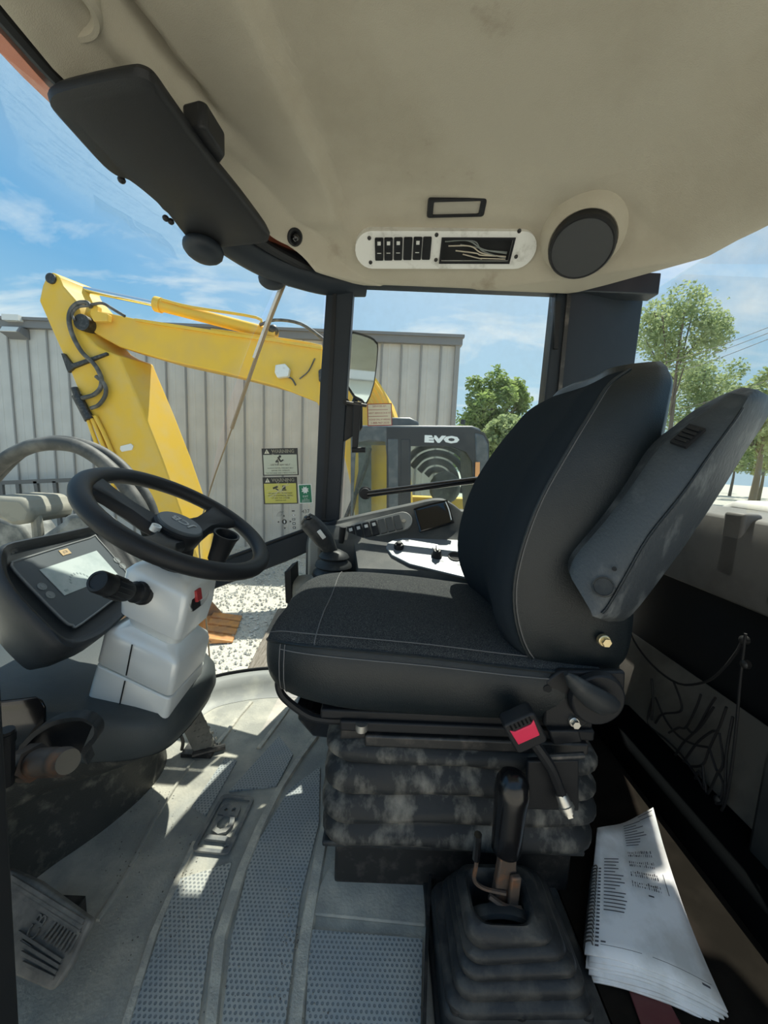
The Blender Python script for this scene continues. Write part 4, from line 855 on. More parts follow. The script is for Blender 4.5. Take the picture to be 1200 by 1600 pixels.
# ================================================================== RIGHT-HAND CONSOLE
T = thing('side_console', 'moulded grey side console with white control plate below the side window', 'console', (.3, 1.3, 0))
ZR = [(-.30, .650), (-.187, .672), (.116, .752), (.17, .768), (.215, .772), (.25, .758), (.285, .732), (.35, .728), (1.0, .735)]
XS = [-.27, -.23, -.187, -.1, -.075, 0, .06, .116, .15, .18, .2, .22, .24, .26, .285, .32, .4, .55, .68]
bm = nm(); rings = []
for X in XS:
    zr = lerp_tab(ZR, X); e = -.02 if X < -.25 else 0; cut = X < -.08
    rings.append([V(q) for q in ((X, 1.328 if cut else 1.188, .30), (X, 1.328 if cut else 1.188, .60 + e if cut else .538), (X, 1.331 if cut else 1.196, .612 + e if cut else .558), (X, 1.335, .622 + e), (X, 1.362, .648 + e), (X, 1.372, .662), (X, 1.405, zr - .014), (X, 1.412, zr - .004), (X, 1.422, zr), (X, 1.452, zr), (X, 1.452, .30))])
loft(bm, rings); part('body', bm, M['console'], T, angle=30)
# pale wedge at the left of the plate
cf = Frame(at(690, 866, Y=1.255), (1, 0, 0), (0, .15, .064))
cf.o = V((.18, 1.26, .5895 + .003))
# white control plate
wp = [hit(cf, x, y) for x, y in ((603, 856), (606, 849), (616, 844), (700, 829), (728, 824), (745, 830), (790, 862), (800, 920), (772, 914), (640, 882), (612, 868))]
bm = nm(); loft(bm, [[cf(a, b, -.004) for a, b in wp], [cf(a, b, .003) for a, b in wp]]); wpl = part('control_plate', bm, M['white'], T, label='white sheet control plate with knobs', bev=.0015)
def knob(px, py, prof, m, nm_, seg=18, mm=None):
    a, b = hit(cf, px, py); bm = nm(); lathe(bm, cf(a, b, .003), cf.n, prof, seg); return part(nm_, bm, M[m] if isinstance(m, str) else m, wpl), a, b
k_, a, b = knob(623, 857, [(.017, 0), (.017, .010), (.014, .016), (.009, .017), (.008, .024), (.004, .025)], 'black', 'push_button')
k_, a, b = knob(682, 870, [(.018, 0), (.018, .006), (.014, .008), (.0135, .022), (.011, .025)], 'black', 'rotary_knob')
bm = nm(); cf.box(bm, (a, b + .006, .029), (.008, .030, .010)); part('knob_pointer', bm, M['gloss'], k_, bev=.002)
knob(711, 871, [(.024, 0), (.024, .003), (.020, .004), (.019, .0015), (.001, .001)], 'steel_dk', 'socket')
bm = nm(); a, b = hit(cf, 711, 871); lathe(bm, cf(a, b, .0045), cf.n, [(.0185, 0), (.001, .0004)], 20); part('socket_hole', bm, M['dark'], wpl)
k_, a, b = knob(724, 846, [(.017, 0), (.017, .005), (.014, .007), (.0135, .002), (.001, .002)], mat('green_ring', (.22, .30, .22), .5), 'socket')
bm = nm(); lathe(bm, cf(a, b, .0055), cf.n, [(.0125, 0), (.001, .0003)], 16); part('socket_hole', bm, M['dark'], wpl)
k_, a, b = knob(742, 869, [(.019, 0), (.019, .002), (.015, .003), (.001, .003)], 'rust', 'blank_hole')
bm = nm(); lathe(bm, cf(a, b, .004), cf.n, [(.010, 0), (.008, .006), (.003, .010), (.001, .010)], 12); part('stub', bm, M['sillbeige'], wpl)
for x, y, w_, h_ in ((636, 846, .012, .006), (676, 858, .004, .012), (690, 878, .012, .003), (700, 862, .006, .004), (717, 884, .010, .003), (718, 829, .007, .007), (635, 862, .004, .004), (745, 889, .006, .004)):
    a, b = hit(cf, x, y); bm = nm(); cf.box(bm, (a, b, .0034), (w_, h_, .0006)); part('printed_mark', bm, M['inkgrey'], wpl)
# switch strip
sf = Frame(at(576, 828, Y=1.372), at(632, 813, Y=1.385) - at(520, 841, Y=1.372), (0, .52, .85)); sf.o = sf.o + sf.n * .004
Ls = .325
bm = nm(); ro = [(-Ls / 2, -.036), (Ls / 2 - .036, -.036)] + [(Ls / 2 - .036 + .036 * cos(R(-90 + 180 * k / 10)), .036 * sin(R(-90 + 180 * k / 10))) for k in range(1, 10)] + [(Ls / 2 - .036, .036), (-Ls / 2, .036)]
sf.plate(bm, ro, -.012, .004); strp = part('switch_strip', bm, mat('strip_grey', (.30, .30, .28), .5), T, bev=.002)
for x, mm in ((524, 'amber'), (550, 'black'), (562, 'black'), (574, 'black'), (586, 'black'), (598, 'console'), (610, 'console'), (622, 'console')):
    a, b = hit(sf, x, 830 - (x - 570) * .235); bm = nm(); sf.plate(bm, [(a + q, b + r_) for q, r_ in rrect(.0245, .056, .003, 2)], .003, .012)
    s_ = part('rocker_switch', bm, M[mm], strp, bev=.001)
    if mm == 'black':
        bm = nm(); sf.box(bm, (a, b + .014, .0125), (.012, .013, .001)); part('legend', bm, M['legend'], s_) if 0 else bm.free()
a, b = hit(sf, 631, 815); bm = nm(); lathe(bm, sf(a, b, .004), sf.n, [(.008, 0), (.007, .004), (.002, .004)], 12); part('screw', bm, M['bolt'], strp)
for x in (550, 562, 574, 586):
    a, b = hit(sf, x, 830 - (x - 570) * .235); bm = nm(); sf.box(bm, (a, b + .013, .0126), (.012, .012, .0012)); part('switch_legend', bm, M['legend'], strp)
# small tray
yf = Frame(at(677, 807, Y=1.385), at(700, 797, Y=1.39) - at(650, 808, Y=1.39), (0, .42, .9)); yf.o = yf.o + yf.n * .006
bm = nm(); o1 = smooth2([hit(yf, x, y) for x, y in ((648, 798), (651, 794), (694, 783), (699, 786), (707, 812), (704, 817), (662, 829), (656, 827))], 2); ccx = sum(a for a, b in o1) / len(o1); ccy = sum(b for a, b in o1) / len(o1)
g = lambda s, c: [yf(ccx + (a - ccx) * s, ccy + (b - ccy) * s, c) for a, b in o1]
loft(bm, [g(1.05, -.012), g(1.03, .004), g(.96, .005), g(.92, -.001), g(.85, -.002)]); part('tray', bm, M['gloss'], T, angle=40)
bm = nm(); tube(bm, [yf(*hit(yf, x, y), .006) for x, y in ((696, 785), (701, 797), (705, 813))], .0022, 6, 3); part('tray_rim', bm, M['alu'], T)
# slanting filler beside the pedestal, sunlight put into its beige colour
bm = nm(); prism(bm, [V((-.262, 1.315, .36)), V((-.262, 1.315, .60)), V((-.262, 1.33, .625)), V((-.262, 1.40, .66)), V((-.262, 1.40, .36))], (.045, 0, 0)); part('end_cheek', bm, M['sillbeige'], T, bev=.01)
# joystick and its pedestal
JY = 1.255
jb = at(520, 906, Y=JY)
bm = nm(); loft(bm, [[V((jb.x - .045 + a * s, JY + b * s, z)) for a, b in rrect(.205, .12, .04, 4)] for z, s in ((.30, .9), (.36, 1.0), (jb.z - .03, 1.0), (jb.z - .008, .94), (jb.z, .8))]); part('pedestal', bm, M['sillbeige'], T, label='dusty pedestal under the joystick, sunlit tone in its colour', angle=50)
bm = nm(); prism(bm, [at(x, y, Y=1.195) for x, y in ((444, 894), (455, 888), (457, 948), (446, 942))], (0, .10, 0)); part('side_plate', bm, M['black'], T, bev=.003)
bm = nm(); lathe(bm, jb + V((0, 0, -.006)), (0, 0, 1), [(.074, 0), (.072, .012), (.064, .016)], 28); part('collar', bm, mat('collar_pale', (.42, .41, .37), .5), T)
T = thing('joystick', 'black bent joystick with ridged rubber boot in front of the console switches', 'joystick', jb)
bm = nm(); lathe(bm, jb + V((0, 0, .008)), (.03, 0, 1), [(.064, 0), (.070, .010), (.067, .022), (.054, .030), (.052, .034), (.062, .042), (.058, .053), (.045, .060), (.043, .064), (.051, .073), (.046, .082), (.032, .090), (.020, .096)], 30); part('boot', bm, M['rubber'], T, angle=50)
bm = nm(); tube(bm, [at(522, 876, Y=JY), at(518, 862, Y=JY), at(508, 846, Y=JY - .005), at(497, 831, Y=JY - .01), at(484, 818, Y=JY - .015), at(474, 812, Y=JY - .02)], lambda t: (.026 - .006 * min(1, t * 6)) if t < .17 else (.020 + .013 * sin(min(1, (t - .17) / .7) * pi * .75)) if t < .95 else .018, 14, 5); part('grip', bm, M['rubber'], T, angle=70)
jf = Frame(at(503, 834, Y=JY - .042), at(512, 846, Y=JY - .04) - at(497, 826, Y=JY - .045), (.9, -.2, .8))
if jf.n.y > 0: jf.n = -jf.n
bm = nm(); jf.box(bm, (0, 0, .006), (.032, .013, .008)); part('button_strip', bm, M['alu'], T, bev=.002)
bm = nm(); ball(bm, at(481, 809, Y=JY - .035), (.014, .012, .008), 12, 8); part('thumb_button', bm, M['gloss'], T)
q = at(538, 846, Y=1.33)
T = thing('key_lever', 'thin black-topped metal stick standing by the amber console switch', 'lever', at(533, 858, Y=1.33))
bm = nm(); cyl(bm, at(532, 862, Y=1.34), at(534, 836, Y=1.335), .006, seg=10); part('stem', bm, M['bolt'], T)
bm = nm(); cyl(bm, at(533, 848, Y=1.335), at(536, 823, Y=1.33), .010, .012, 12); part('cap', bm, M['black'], T)

# ================================================================== WINDOW FITTINGS
T = thing('grab_bar', 'straight black grab bar across the side window behind the seat', 'grab bar', at(572, 770, Y=1.41))
bm = nm(); tube(bm, [at(574, 772, Y=1.395), at(690, 757, Y=1.395), at(810, 742, Y=1.395)], .0125, 12, 4); part('bar', bm, M['gloss'], T)
bm = nm(); lathe(bm, at(571, 770, Y=1.43), (0, -1, 0), [(.024, 0), (.024, .01), (.019, .014), (.018, .034), (.001, .036)], 20); part('end_mount', bm, M['black'], T)
bm = nm(); lathe(bm, at(808, 742, Y=1.43), (0, -1, 0), [(.024, 0), (.024, .01), (.018, .014), (.016, .034)], 20); part('end_mount', bm, M['black'], T)
T = thing('window_latch', 'black window latch handle on the pillar under the mirror', 'latch', at(556, 700, Y=1.41))
bm = nm(); prism(bm, [at(x, y, Y=1.425) for x, y in ((541, 626), (566, 630), (566, 668), (560, 676), (537, 690))], (0, .022, 0)); part('plate', bm, M['black'], T, bev=.003)
bm = nm(); prism(bm, [at(x, y, Y=1.395) for x, y in ((552, 627), (565, 628), (559, 700), (550, 700))], (0, .018, 0)); part('handle', bm, M['black'], T, bev=.003)
bm = nm(); cyl(bm, at(550, 703, Y=1.40), at(571, 703, Y=1.40), .010, seg=12); part('knob', bm, M['black'], T)
bm = nm(); cyl(bm, at(541, 629, Y=1.40), at(573, 634, Y=1.40), .006, seg=10); part('pin', bm, M['steel_dk'], T)
bm = nm(); cyl(bm, at(541, 628, Y=1.41), at(541, 628, Y=1.43), .012, seg=12); part('pivot', bm, M['black'], T)
T = thing('side_mirror', 'tall exterior mirror outside the window right of the first pillar', 'mirror', at(560, 640, Y=1.62))
mf = Frame(at(567, 578, Y=1.62), (1, .12, 0), (0, 0, 1))
mo = smooth2([hit(mf, x, y) for x, y in ((545, 522), (551, 518), (578, 526), (588, 534), (591, 545), (585, 600), (573, 632), (566, 628), (543, 606))], 2); mcx = sum(a for a, b in mo) / len(mo); mcy = sum(b for a, b in mo) / len(mo)
g = lambda s, c: [mf(mcx + (a - mcx) * s, mcy + (b - mcy) * s, c) for a, b in mo]
bm = nm(); loft(bm, [g(.8, -.05), g(1.0, -.02), g(1.0, .004), g(.94, .004), g(.93, -.002), g(.5, -.002)]); part('shell', bm, M['black'], T, angle=50)
bm = nm(); loft(bm, [g(.93, -.001), g(.93, .001)]); part('mirror_glass', bm, M['mirror'], T)
bm = nm(); tube(bm, [at(560, 612, Y=1.65), at(548, 640, Y=1.62), at(528, 645, Y=1.48)], .012, 10, 4); part('arm', bm, M['black'], T)
# decals on the panes (plane of the glass)
def decal(name, label, px, Y=1.437):
    xs = [p[0] for p in px]; ys = [p[1] for p in px]
    c = at(sum(xs) / 4, sum(ys) / 4, Y=Y); f = Frame(c, at(px[1][0], px[1][1], Y=Y) - at(px[0][0], px[0][1], Y=Y), (0, 0, 1))
    h = [hit(f, x, y) for x, y in px]; w_ = (h[1][0] - h[0][0] + h[2][0] - h[3][0]) / 2; hh = (h[0][1] - h[3][1] + h[1][1] - h[2][1]) / 2
    return thing(name, label, 'decal', f(0, -hh / 2, 0)), f, w_, hh
def lines(f, T, rows, m, size, c=.0022):
    bm = nm()
    for s, y, sz in rows: text_bm(bm, s, sz or size, f, 0, y, c)
    return part('lettering', bm, M[m], T)
for k, (px, mm, rows) in enumerate(((((409, 701), (466, 700), (466, 743), (411, 743)), 'dpale', [('USE THE SEAT BELT', -.011, .0085), ('ALWAYS FASTEN THE SEAT BELT', -.023, .0066), ('BEFORE YOU OPERATE', -.032, .0066), ('THE MACHINE AND CHECK IT IS SAFE', -.041, .0066)]), (((411, 746), (465, 745), (465, 787), (412, 788)), 'dyel', [('NEVER LEAVE THE MACHINE', -.010, .007), ('WITH THE ENGINE RUNNING', -.019, .007), ('LOWER THE LOADER', -.028, .007), ('SWITCH OFF', -.037, .007)]))):
    T, f, w_, h_ = decal('warning_decal', ('pale upper warning decal on the door glass', 'yellow lower warning decal on the door glass, cracked')[k], px)
    bm = nm(); f.box(bm, (0, 0, .0004), (w_, h_, .0008)); part('backing', bm, M['dblack'], T)
    bm = nm(); f.box(bm, (0, -h_ * .10, .0011), (w_ * .93, h_ * .73, .0006)); part('field', bm, M[mm], T)
    bm = nm(); text_bm(bm, 'WARNING', .0175, f, .012, h_ * .385, .0011, bold=.0004); text_bm(bm, 'WARNING', .0175, f, .0125, h_ * .385, .0011); part('heading', bm, M['dcream'], T)
    bm = nm(); f.plate(bm, [(-w_ * .43, h_ * .31), (-w_ * .29, h_ * .31), (-w_ * .36, h_ * .47)], .0009, .0013); part('triangle', bm, M['dcream'], T)
    bm = nm(); f.box(bm, (-w_ * .36, h_ * .385, .0015), (.002, .007, .0005)); f.box(bm, (-w_ * .36, h_ * .335, .0015), (.002, .002, .0005)); part('exclamation', bm, M['dblack'], T)
    bm = nm()
    if k == 0:
        f.plate(bm, [(.000 + .005 * cos(a * pi / 4), .020 + .005 * sin(a * pi / 4)) for a in range(8)], .0014, .0018)
        for a, b, s1, s2, r_ in ((-.004, .010, .008, .018, 25), (-.012, .004, .006, .014, -40), (.006, .004, .014, .005, 30), (-.008, -.001, .004, .012, 5)):
            fr2 = Frame(f(a, b, 0), f.u * cos(R(r_)) + f.v * sin(R(r_)), f.v); fr2.box(bm, (0, 0, .0016), (s1, s2, .0005))
    else:
        for a, b, s1, s2, r_ in ((-.018, .012, .020, .007, 20), (-.012, .004, .012, .005, -30), (.014, .012, .012, .014, 0), (.014, .002, .018, .004, 0)):
            fr2 = Frame(f(a, b, 0), f.u * cos(R(r_)) + f.v * sin(R(r_)), f.v); fr2.box(bm, (0, 0, .0016), (s1, s2, .0005))
    part('pictogram', bm, M['dblack'], T)
    lines(f, T, rows, 'dblack', .006)
    bm = nm(); rnd = random.Random(3 + k)
    for q in range(5 if k == 0 else 16):
        a, b = rnd.gauss(0.0, .004), rnd.gauss(-.003, .003); ang = rnd.uniform(0, 2 * pi); pts = [f(a, b, .0024)]
        for s_ in range(4): ang += rnd.uniform(-.5, .5); a += cos(ang) * w_ * .1; b += sin(ang) * h_ * .1; pts.append(f(max(-w_ * .46, min(w_ * .46, a)), max(-h_ * .46, min(h_ * .46, b)), .0024))
        tube(bm, pts, .0005, 3, 0)
    part('cracks', bm, M['dcream'], T)
T, f, w_, h_ = decal('exit_decal', 'small green exit decal beside the lower warning decal', ((467, 757), (488, 756), (487, 786), (467, 787)))
bm = nm(); f.box(bm, (0, 0, .0004), (w_, h_, .0008)); part('backing', bm, M['dwhite'], T)
bm = nm(); f.box(bm, (0, 0, .0010), (w_ * .9, h_ * .92, .0006)); part('field', bm, M['dgreen'], T)
bm = nm(); f.plate(bm, [((.015 if i % 2 else .009) * cos(i * pi / 8), .014 + (.015 if i % 2 else .009) * sin(i * pi / 8)) for i in range(16)], .0012, .0016); part('burst_symbol', bm, M['dwhite'], T)
lines(f, T, [('EXIT', -.010, .010), ('IN AN', -.019, .005), ('EMERGENCY', -.024, .005), ('BREAK GLASS', -.029, .005)], 'dwhite', .006)
T, f, w_, h_ = decal('control_decal', 'clear decal with black joystick pattern under the warning decals', ((432, 795), (463, 794), (462, 827), (433, 828)))
bm = nm(); rg = lambda r: [f(-.008 + r * cos(i * pi / 8), -.010 + r * sin(i * pi / 8), .001) for i in range(16)]
f.plate(bm, [(-.008 + .0095 * cos(i * pi / 8), -.010 + .0095 * sin(i * pi / 8)) for i in range(16)], .0004, .001)
for a, b in ((-.030, -.010), (.014, -.010), (-.008, .012), (-.008, -.034)):
    dx, dy = a + .008, b + .010; l_ = math.hypot(dx, dy); dx, dy = dx / l_, dy / l_; f.plate(bm, [(a + dx * .005, b + dy * .005), (a - dx * .002 - dy * .004, b - dy * .002 + dx * .004), (a - dx * .002 + dy * .004, b - dy * .002 - dx * .004)], .0004, .001)
for k in range(5): f.box(bm, (.028, .030 - k * .016, .0007), (.011, (.004, .003, .008, .009, .009)[k], .0006))
for k in range(4): tube(bm, [f(-.036 + k * .005, .010, .0008), f(-.030 + k * .005, .024, .0008), f(-.020 + k * .004, .030, .0008)], .0005, 3, 3)
part('symbols', bm, M['dblack'], T)
bm = nm()
for k in range(4): f.box(bm, (.028, .030 - (k + 1) * .016, .0011), (.006, .004, .0006))
f.plate(bm, [(-.008 + .003 * cos(i * pi / 4), -.010 + .006 * sin(i * pi / 4)) for i in range(8)], .0009, .0013); part('symbol_voids', bm, M['dwhite'], T)
T, f, w_, h_ = decal('number_decal', 'small black number decal just above the joystick', ((469, 795), (486, 794), (486, 804), (470, 804)))
bm = nm(); text_bm(bm, '437', .020, f, 0, 0, .0008); part('lettering', bm, M['dblack'], T)
T, f, w_, h_ = decal('service_decal', 'cream service record sticker with red border on the rear side window', ((574, 631), (613, 630), (612, 665), (574, 666)), 1.444)
bm = nm(); f.box(bm, (0, 0, .0004), (w_, h_, .0008)); part('backing', bm, M['dred'], T)
bm = nm(); f.box(bm, (0, 0, .0010), (w_ * .93, h_ * .92, .0006)); part('field', bm, M['dcream'], T)
lines(f, T, [('SERVICED BY:', h_ * .37, .0085), ('NEXT SERVICE DUE AT', h_ * .07, .0080), ('PLEASE CALL IF NEEDED', -h_ * .22, .0072), ('1-888-967-2533', -h_ * .37, .0105)], 'dred', .008)
bm = nm(); f.box(bm, (-.006, h_ * .22, .0015), (w_ * .8, .0015, .0004)); f.box(bm, (-.006, -h_ * .07, .0015), (w_ * .8, .0015, .0004)); part('rules', bm, M['dred'], T)

# ================================================================== BOOK AND NET
T = thing('spiral_manual', 'open spiral-bound paper manual lying curled on the cab floor behind the lever', 'book', at(1020, 1450, Z=.03))
# page sheet: quad with curl; corners given at heights
C00, C10, C11, C01 = at(917, 1488, Z=.045), at(1133, 1568, Z=.030), at(1021, 1258, Z=.085), at(934, 1290, Z=.075)
def page(u, v, lift=0, ins=0):
    u_ = ins + u * (1 - 2 * ins); v_ = v
    a = C00.lerp(C10, u_); b = C01.lerp(C11, u_); p = a.lerp(b, v_)
    sag = sin(pi * u_) * (.012 * v_ - .004) * -1.6
    side = at(1062, 1400, Z=.05) - C10.lerp(C11, .53)
    p = p + side * (u_ ** 2) * sin(pi * v_) * .8
    return p + V((0, 0, sag + .010 * sin(u_ * pi) * (1 - v_) + lift))
NPG = 7
for k in range(NPG):
    l0 = -.0052 * (NPG - k); bm = nm(); g1, g2 = [], []
    off = V((.004 * math.sin(k * 1.7), -.003 * (NPG - 1 - k) + .002 * cos(k * 2.1), 0))
    for i in range(13):
        g1.append([page(i / 12, j / 10, max(l0, -.035), 0) + off * (1 - j / 10) + V((0, 0, (.001 * math.sin(i * .9 + k)))) for j in range(11)])
    loft(bm, g1, closed=False)
    o = part('page', bm, M['paper'], T, angle=80); s_ = o.modifiers.new('thick', 'SOLIDIFY'); s_.thickness = .0035; s_.offset = 1
def onpage(u, v, c=.0012):
    return page(u, v, .0012 + c) 
bm = nm()
def pbox(u0, v0, u1, v1, b=bm):
    n = 4; r0 = [onpage(u0 + (u1 - u0) * i / n, v0) for i in range(n + 1)]; r1 = [onpage(u0 + (u1 - u0) * i / n, v1) for i in range(n + 1)]
    loft(b, [r0, r1], closed=False)
rnd = random.Random(5)
for k in range(16): pbox(.12, .28 + k * .026, .12 + rnd.uniform(.12, .24), .288 + k * .026)
for k in range(9): pbox(.44, .78 + k * .020, .44 + rnd.uniform(.18, .34), .786 + k * .020)
for r_ in range(4):
    for k in range(13):
        u = .44 + k * .026
        for q in range(2): pbox(u + rnd.uniform(0, .006), .48 + r_ * .072 + q * .022, u + .008 + rnd.uniform(0, .012), .486 + r_ * .072 + q * .022 + rnd.uniform(.004, .014))
pbox(.60, .435, .66, .445); pbox(.70, .97, .95, .975); pbox(.72, .945, .9, .95); pbox(.10, .055, .42, .058); pbox(.50, .055, .94, .058); pbox(.86, .03, .92, .042); pbox(.10, .07, .14, .08); pbox(.84, .48, .85, .60)
part('printed_lines', bm, M['ink'], T, kind='stuff')
bm = nm()
for k in range(22): pbox(.055, .04 + k * .026, .085, .052 + k * .026, bm)
part('binding_holes', bm, M['ink'], T)
for k in range(22):
    v = .046 + k * .026; p = page(.04, v, .002); q = page(0, v, .002); d = (q - p)
    bm = nm(); tube(bm, [p, p + V((0, 0, .008)) + d * .5, q + d * .6 + V((0, 0, .003)), q + d * .6 + V((0, 0, -.012)), q + V((0, 0, -.028))], .0013, 5, 3); part('binding_loop', bm, M['steel_dk'], T)
# cargo net
T = thing('cargo_net', 'black elastic cargo net stretched over the rear storage recess', 'net', at(1100, 1260, X=.86))
def nx(x, y): return at(x, y, X=.84 + (1170 - x) * .0003)
cords = [[(975, 955), (990, 1000), (1020, 1040), (1060, 1068), (1100, 1066), (1125, 1050), (1150, 1020), (1160, 1000)],
         [(1165, 990), (1157, 1060), (1150, 1140), (1140, 1220), (1130, 1262), (1118, 1268), (1104, 1255)],
         [(1019, 1092), (1013, 1130), (1040, 1155), (1065, 1180), (1090, 1215), (1108, 1250), (1120, 1256), (1132, 1245), (1135, 1180), (1145, 1120)],
         [(1052, 1064), (1064, 1096), (1062, 1112), (1035, 1116), (1024, 1130)], [(1024, 1090), (1040, 1125), (1060, 1150), (1085, 1163), (1108, 1168)],
         [(1045, 1145), (1060, 1137), (1072, 1136), (1088, 1105), (1095, 1085)], [(1072, 1136), (1085, 1144), (1108, 1105), (1118, 1090)], [(1055, 1180), (1070, 1158), (1095, 1135), (1115, 1105)],
         [(1068, 1190), (1090, 1160), (1112, 1143), (1122, 1140), (1135, 1105)], [(1078, 1198), (1098, 1195), (1108, 1170), (1122, 1140)], [(1108, 1168), (1115, 1190), (1122, 1206), (1130, 1190), (1124, 1145)],
         [(1085, 1220), (1092, 1205), (1102, 1225), (1106, 1240), (1122, 1206)], [(1098, 1195), (1100, 1225), (1098, 1240)], [(1122, 1206), (1130, 1225), (1127, 1250)], [(1018, 1060), (1020, 1090), (1018, 1125)]]
for c in cords:
    bm = nm(); tube(bm, [nx(*p) for p in c], .0032, 6, 4); part('cord', bm, M['netc'], T)
for x, y in ((1160, 1000), (1162, 1038), (975, 956), (1120, 1250)):
    bm = nm(); q = nx(x, y); lathe(bm, q + V((.01, 0, 0)), (-1, 0, 0), [(.010, 0), (.010, .010), (.006, .014), (.001, .015)], 12); part('hook', bm, M['steel_dk'], T)
# ================================================================== OUTSIDE
# ---- long corrugated building
BY = 9.0
T = thing('metal_building', 'long grey metal-clad building with vertical ribs and dark roof trim', 'building', (-6, 11, GZ))
x0, x1 = -17.0, 1.51; zt = 3.52; npan = 42; wpn = (x1 - x0) / npan
first = None
for k in range(npan):
    xa = x0 + k * wpn
    if first is None:
        bm = nm(); pr_ = [(0, 0), (.03, 0), (.045, -.035), (.075, -.035), (.09, 0), (.20, 0), (.21, -.006), (.25, -.006), (.26, 0), (wpn, 0), (wpn, .03), (0, .03)]
        loft(bm, [[V((xa + a, BY + b, z)) for a, b in pr_] for z in (GZ, zt)]); first = part('wall_panel', bm, M['siding'], T, smooth=False)
        bm = nm(); loft(bm, [[V((xa + a, BY + b - .004, z)) for a, b in ((.036, -.014), (.044, -.037), (.076, -.037), (.084, -.014))] for z in (GZ, zt)], closed=False)
        ribo = part('panel_rib', bm, M['rib_b'], first, smooth=False)
    else:
        o = copypart(first, T, (k * wpn, 0, 0)); c = ribo.copy(); COL.objects.link(c); c.parent = o; ORG[c.name] = ORG[T.name]
bm = nm(); box(bm, ((x0 + x1) / 2, BY + 6.1, (GZ + zt) / 2), (x1 - x0 - .02, 12, zt - GZ - .02)); part('hall', bm, M['siding'], T)
bm = nm(); box(bm, ((x0 + x1) / 2, BY - .02, zt + .09), (x1 - x0 + .14, .20, .20)); box(bm, ((x0 + x1) / 2, BY - .10, zt + .17), (x1 - x0 + .2, .12, .06)); part('roof_trim', bm, M['trim'], T)
bm = nm(); box(bm, (x1 - .02, BY - .03, (GZ + zt) / 2), (.10, .10, zt - GZ)); part('corner_trim', bm, M['rib_b'], T)
for x, y in ((22, 519),):
    q = at(x, y, Y=BY - .15); bm = nm(); prism(bm, [q + V(d) for d in ((-.22, .14, .10), (-.22, -.06, .10), (-.22, -.14, -.02), (-.22, .14, -.12))], (.44, 0, 0)); l = part('wall_light', bm, M['trim'], T, bev=.01)
    bm = nm(); fl = Frame(q + V((0, -.105, .03)), (1, 0, 0), (0, -.08, -.12)); fl.box(bm, (0, 0, 0), (.36, .13, .02)); part('lens', bm, M['lamp'], l)
    bm = nm(); box(bm, at(22, 498, Y=BY - .15), (.36, .2, .12)); part('junction_box', bm, M['lamp'], T)
# ---- barred gate leaning on the wall
T = thing('steel_gate', 'dark barred steel gate frame leaning against the building at the far left', 'gate', at(60, 830, Y=8.6))
gy = 8.6
def bar(name, p, q, r): 
    bm = nm(); a, b = at(*p, Y=gy), at(*q, Y=gy); d = b - a; n = V((0, 1, 0)); s = d.cross(n).normalized() * r
    prism(bm, [a + s, b + s, b - s, a - s], (0, .06, 0)); part(name, bm, M['fence'], T)
bar('rail', (-40, 756), (113, 750), .045); bar('rail', (-40, 850), (125, 846), .045)
for a, b in ((0, 8), (26, 36), (54, 70), (84, 96), (112, 122)): bar('bar', (a, 752), (b, 848), .04)
# ---- excavator
T = thing('excavator', 'yellow excavator with raised boom, hoses and a dark grey glazed cab', 'excavator', at(560, 900, Y=5.5))
EY = 6.2; EK = 1.27
def epoly(name, px, d, m, Y=EY, lab=None, bev=.02, angle=35, par=None):
    bm = nm(); prism(bm, [at(x, y, Y=Y) for x, y in px], d); return part(name, bm, M[m], par or T, label=lab, bev=bev, angle=angle)
stk = epoly('stick', [(61, 470), (66, 446), (74, 428), (82, 425), (91, 431), (97, 446), (118, 470), (124, 488), (131, 520), (150, 540), (164, 548), (186, 556), (190, 566), (222, 640), (252, 715), (300, 850), (318, 900), (262, 900), (215, 790), (160, 690), (118, 600), (106, 570), (92, 540)], (.22, .52, 0), 'yellow')
epoly('stick_lug', [(92, 433), (100, 434), (108, 442), (122, 470), (118, 476), (104, 455)], (.10, .2, 0), 'steel_dk', Y=EY + .3)
bm = nm(); q = at(81, 436, Y=EY); cyl(bm, q + V((0, -.03, 0)), q + V((0, .6, 0)), .075, seg=20); part('pivot_pin', bm, M['steel_dk'], T)
boom = epoly('boom', [(128, 492), (140, 484), (165, 488), (208, 497), (270, 507), (355, 520), (430, 530), (503, 541), (545, 560), (583, 590), (607, 628), (630, 690), (645, 850), (560, 850), (548, 760), (530, 680), (494, 628), (433, 604), (360, 585), (260, 563), (186, 542), (150, 522), (132, 508)], (.10, .46, 0), 'yellow2', Y=EY + .1)
epoly('boom_top_plate', [(210, 497), (270, 506), (355, 519), (430, 529), (503, 541), (503, 546), (430, 534), (355, 524), (270, 511), (210, 501)], (.12, .56, 0), 'yellow2', Y=EY + .06, bev=.005)
bm = nm(); q = at(131, 505, Y=EY); cyl(bm, q + V((0, -.05, 0)), q + V((0, .3, 0)), .12, seg=20); part('pivot_pin', bm, M['steel_dk'], T)
bm = nm(); cyl(bm, at(112, 448, Y=EY + .34), at(246, 476, Y=EY + .34), .045, seg=14); part('cylinder_rod', bm, M['chrome'], T)
bm = nm(); d0, d1 = at(243, 475, Y=EY + .34), at(432, 524, Y=EY + .34); cyl(bm, d0, d1, .092, seg=18); cyl(bm, d0, d0.lerp(d1, .05), .115, seg=18); cyl(bm, d0.lerp(d1, .96), d1, .105, seg=18); part('cylinder_barrel', bm, M['yellow2'], T)
bm = nm(); ball(bm, at(427, 516, Y=EY + .3), .085, 14, 8); part('cylinder_eye', bm, M['steel_dk'], T)
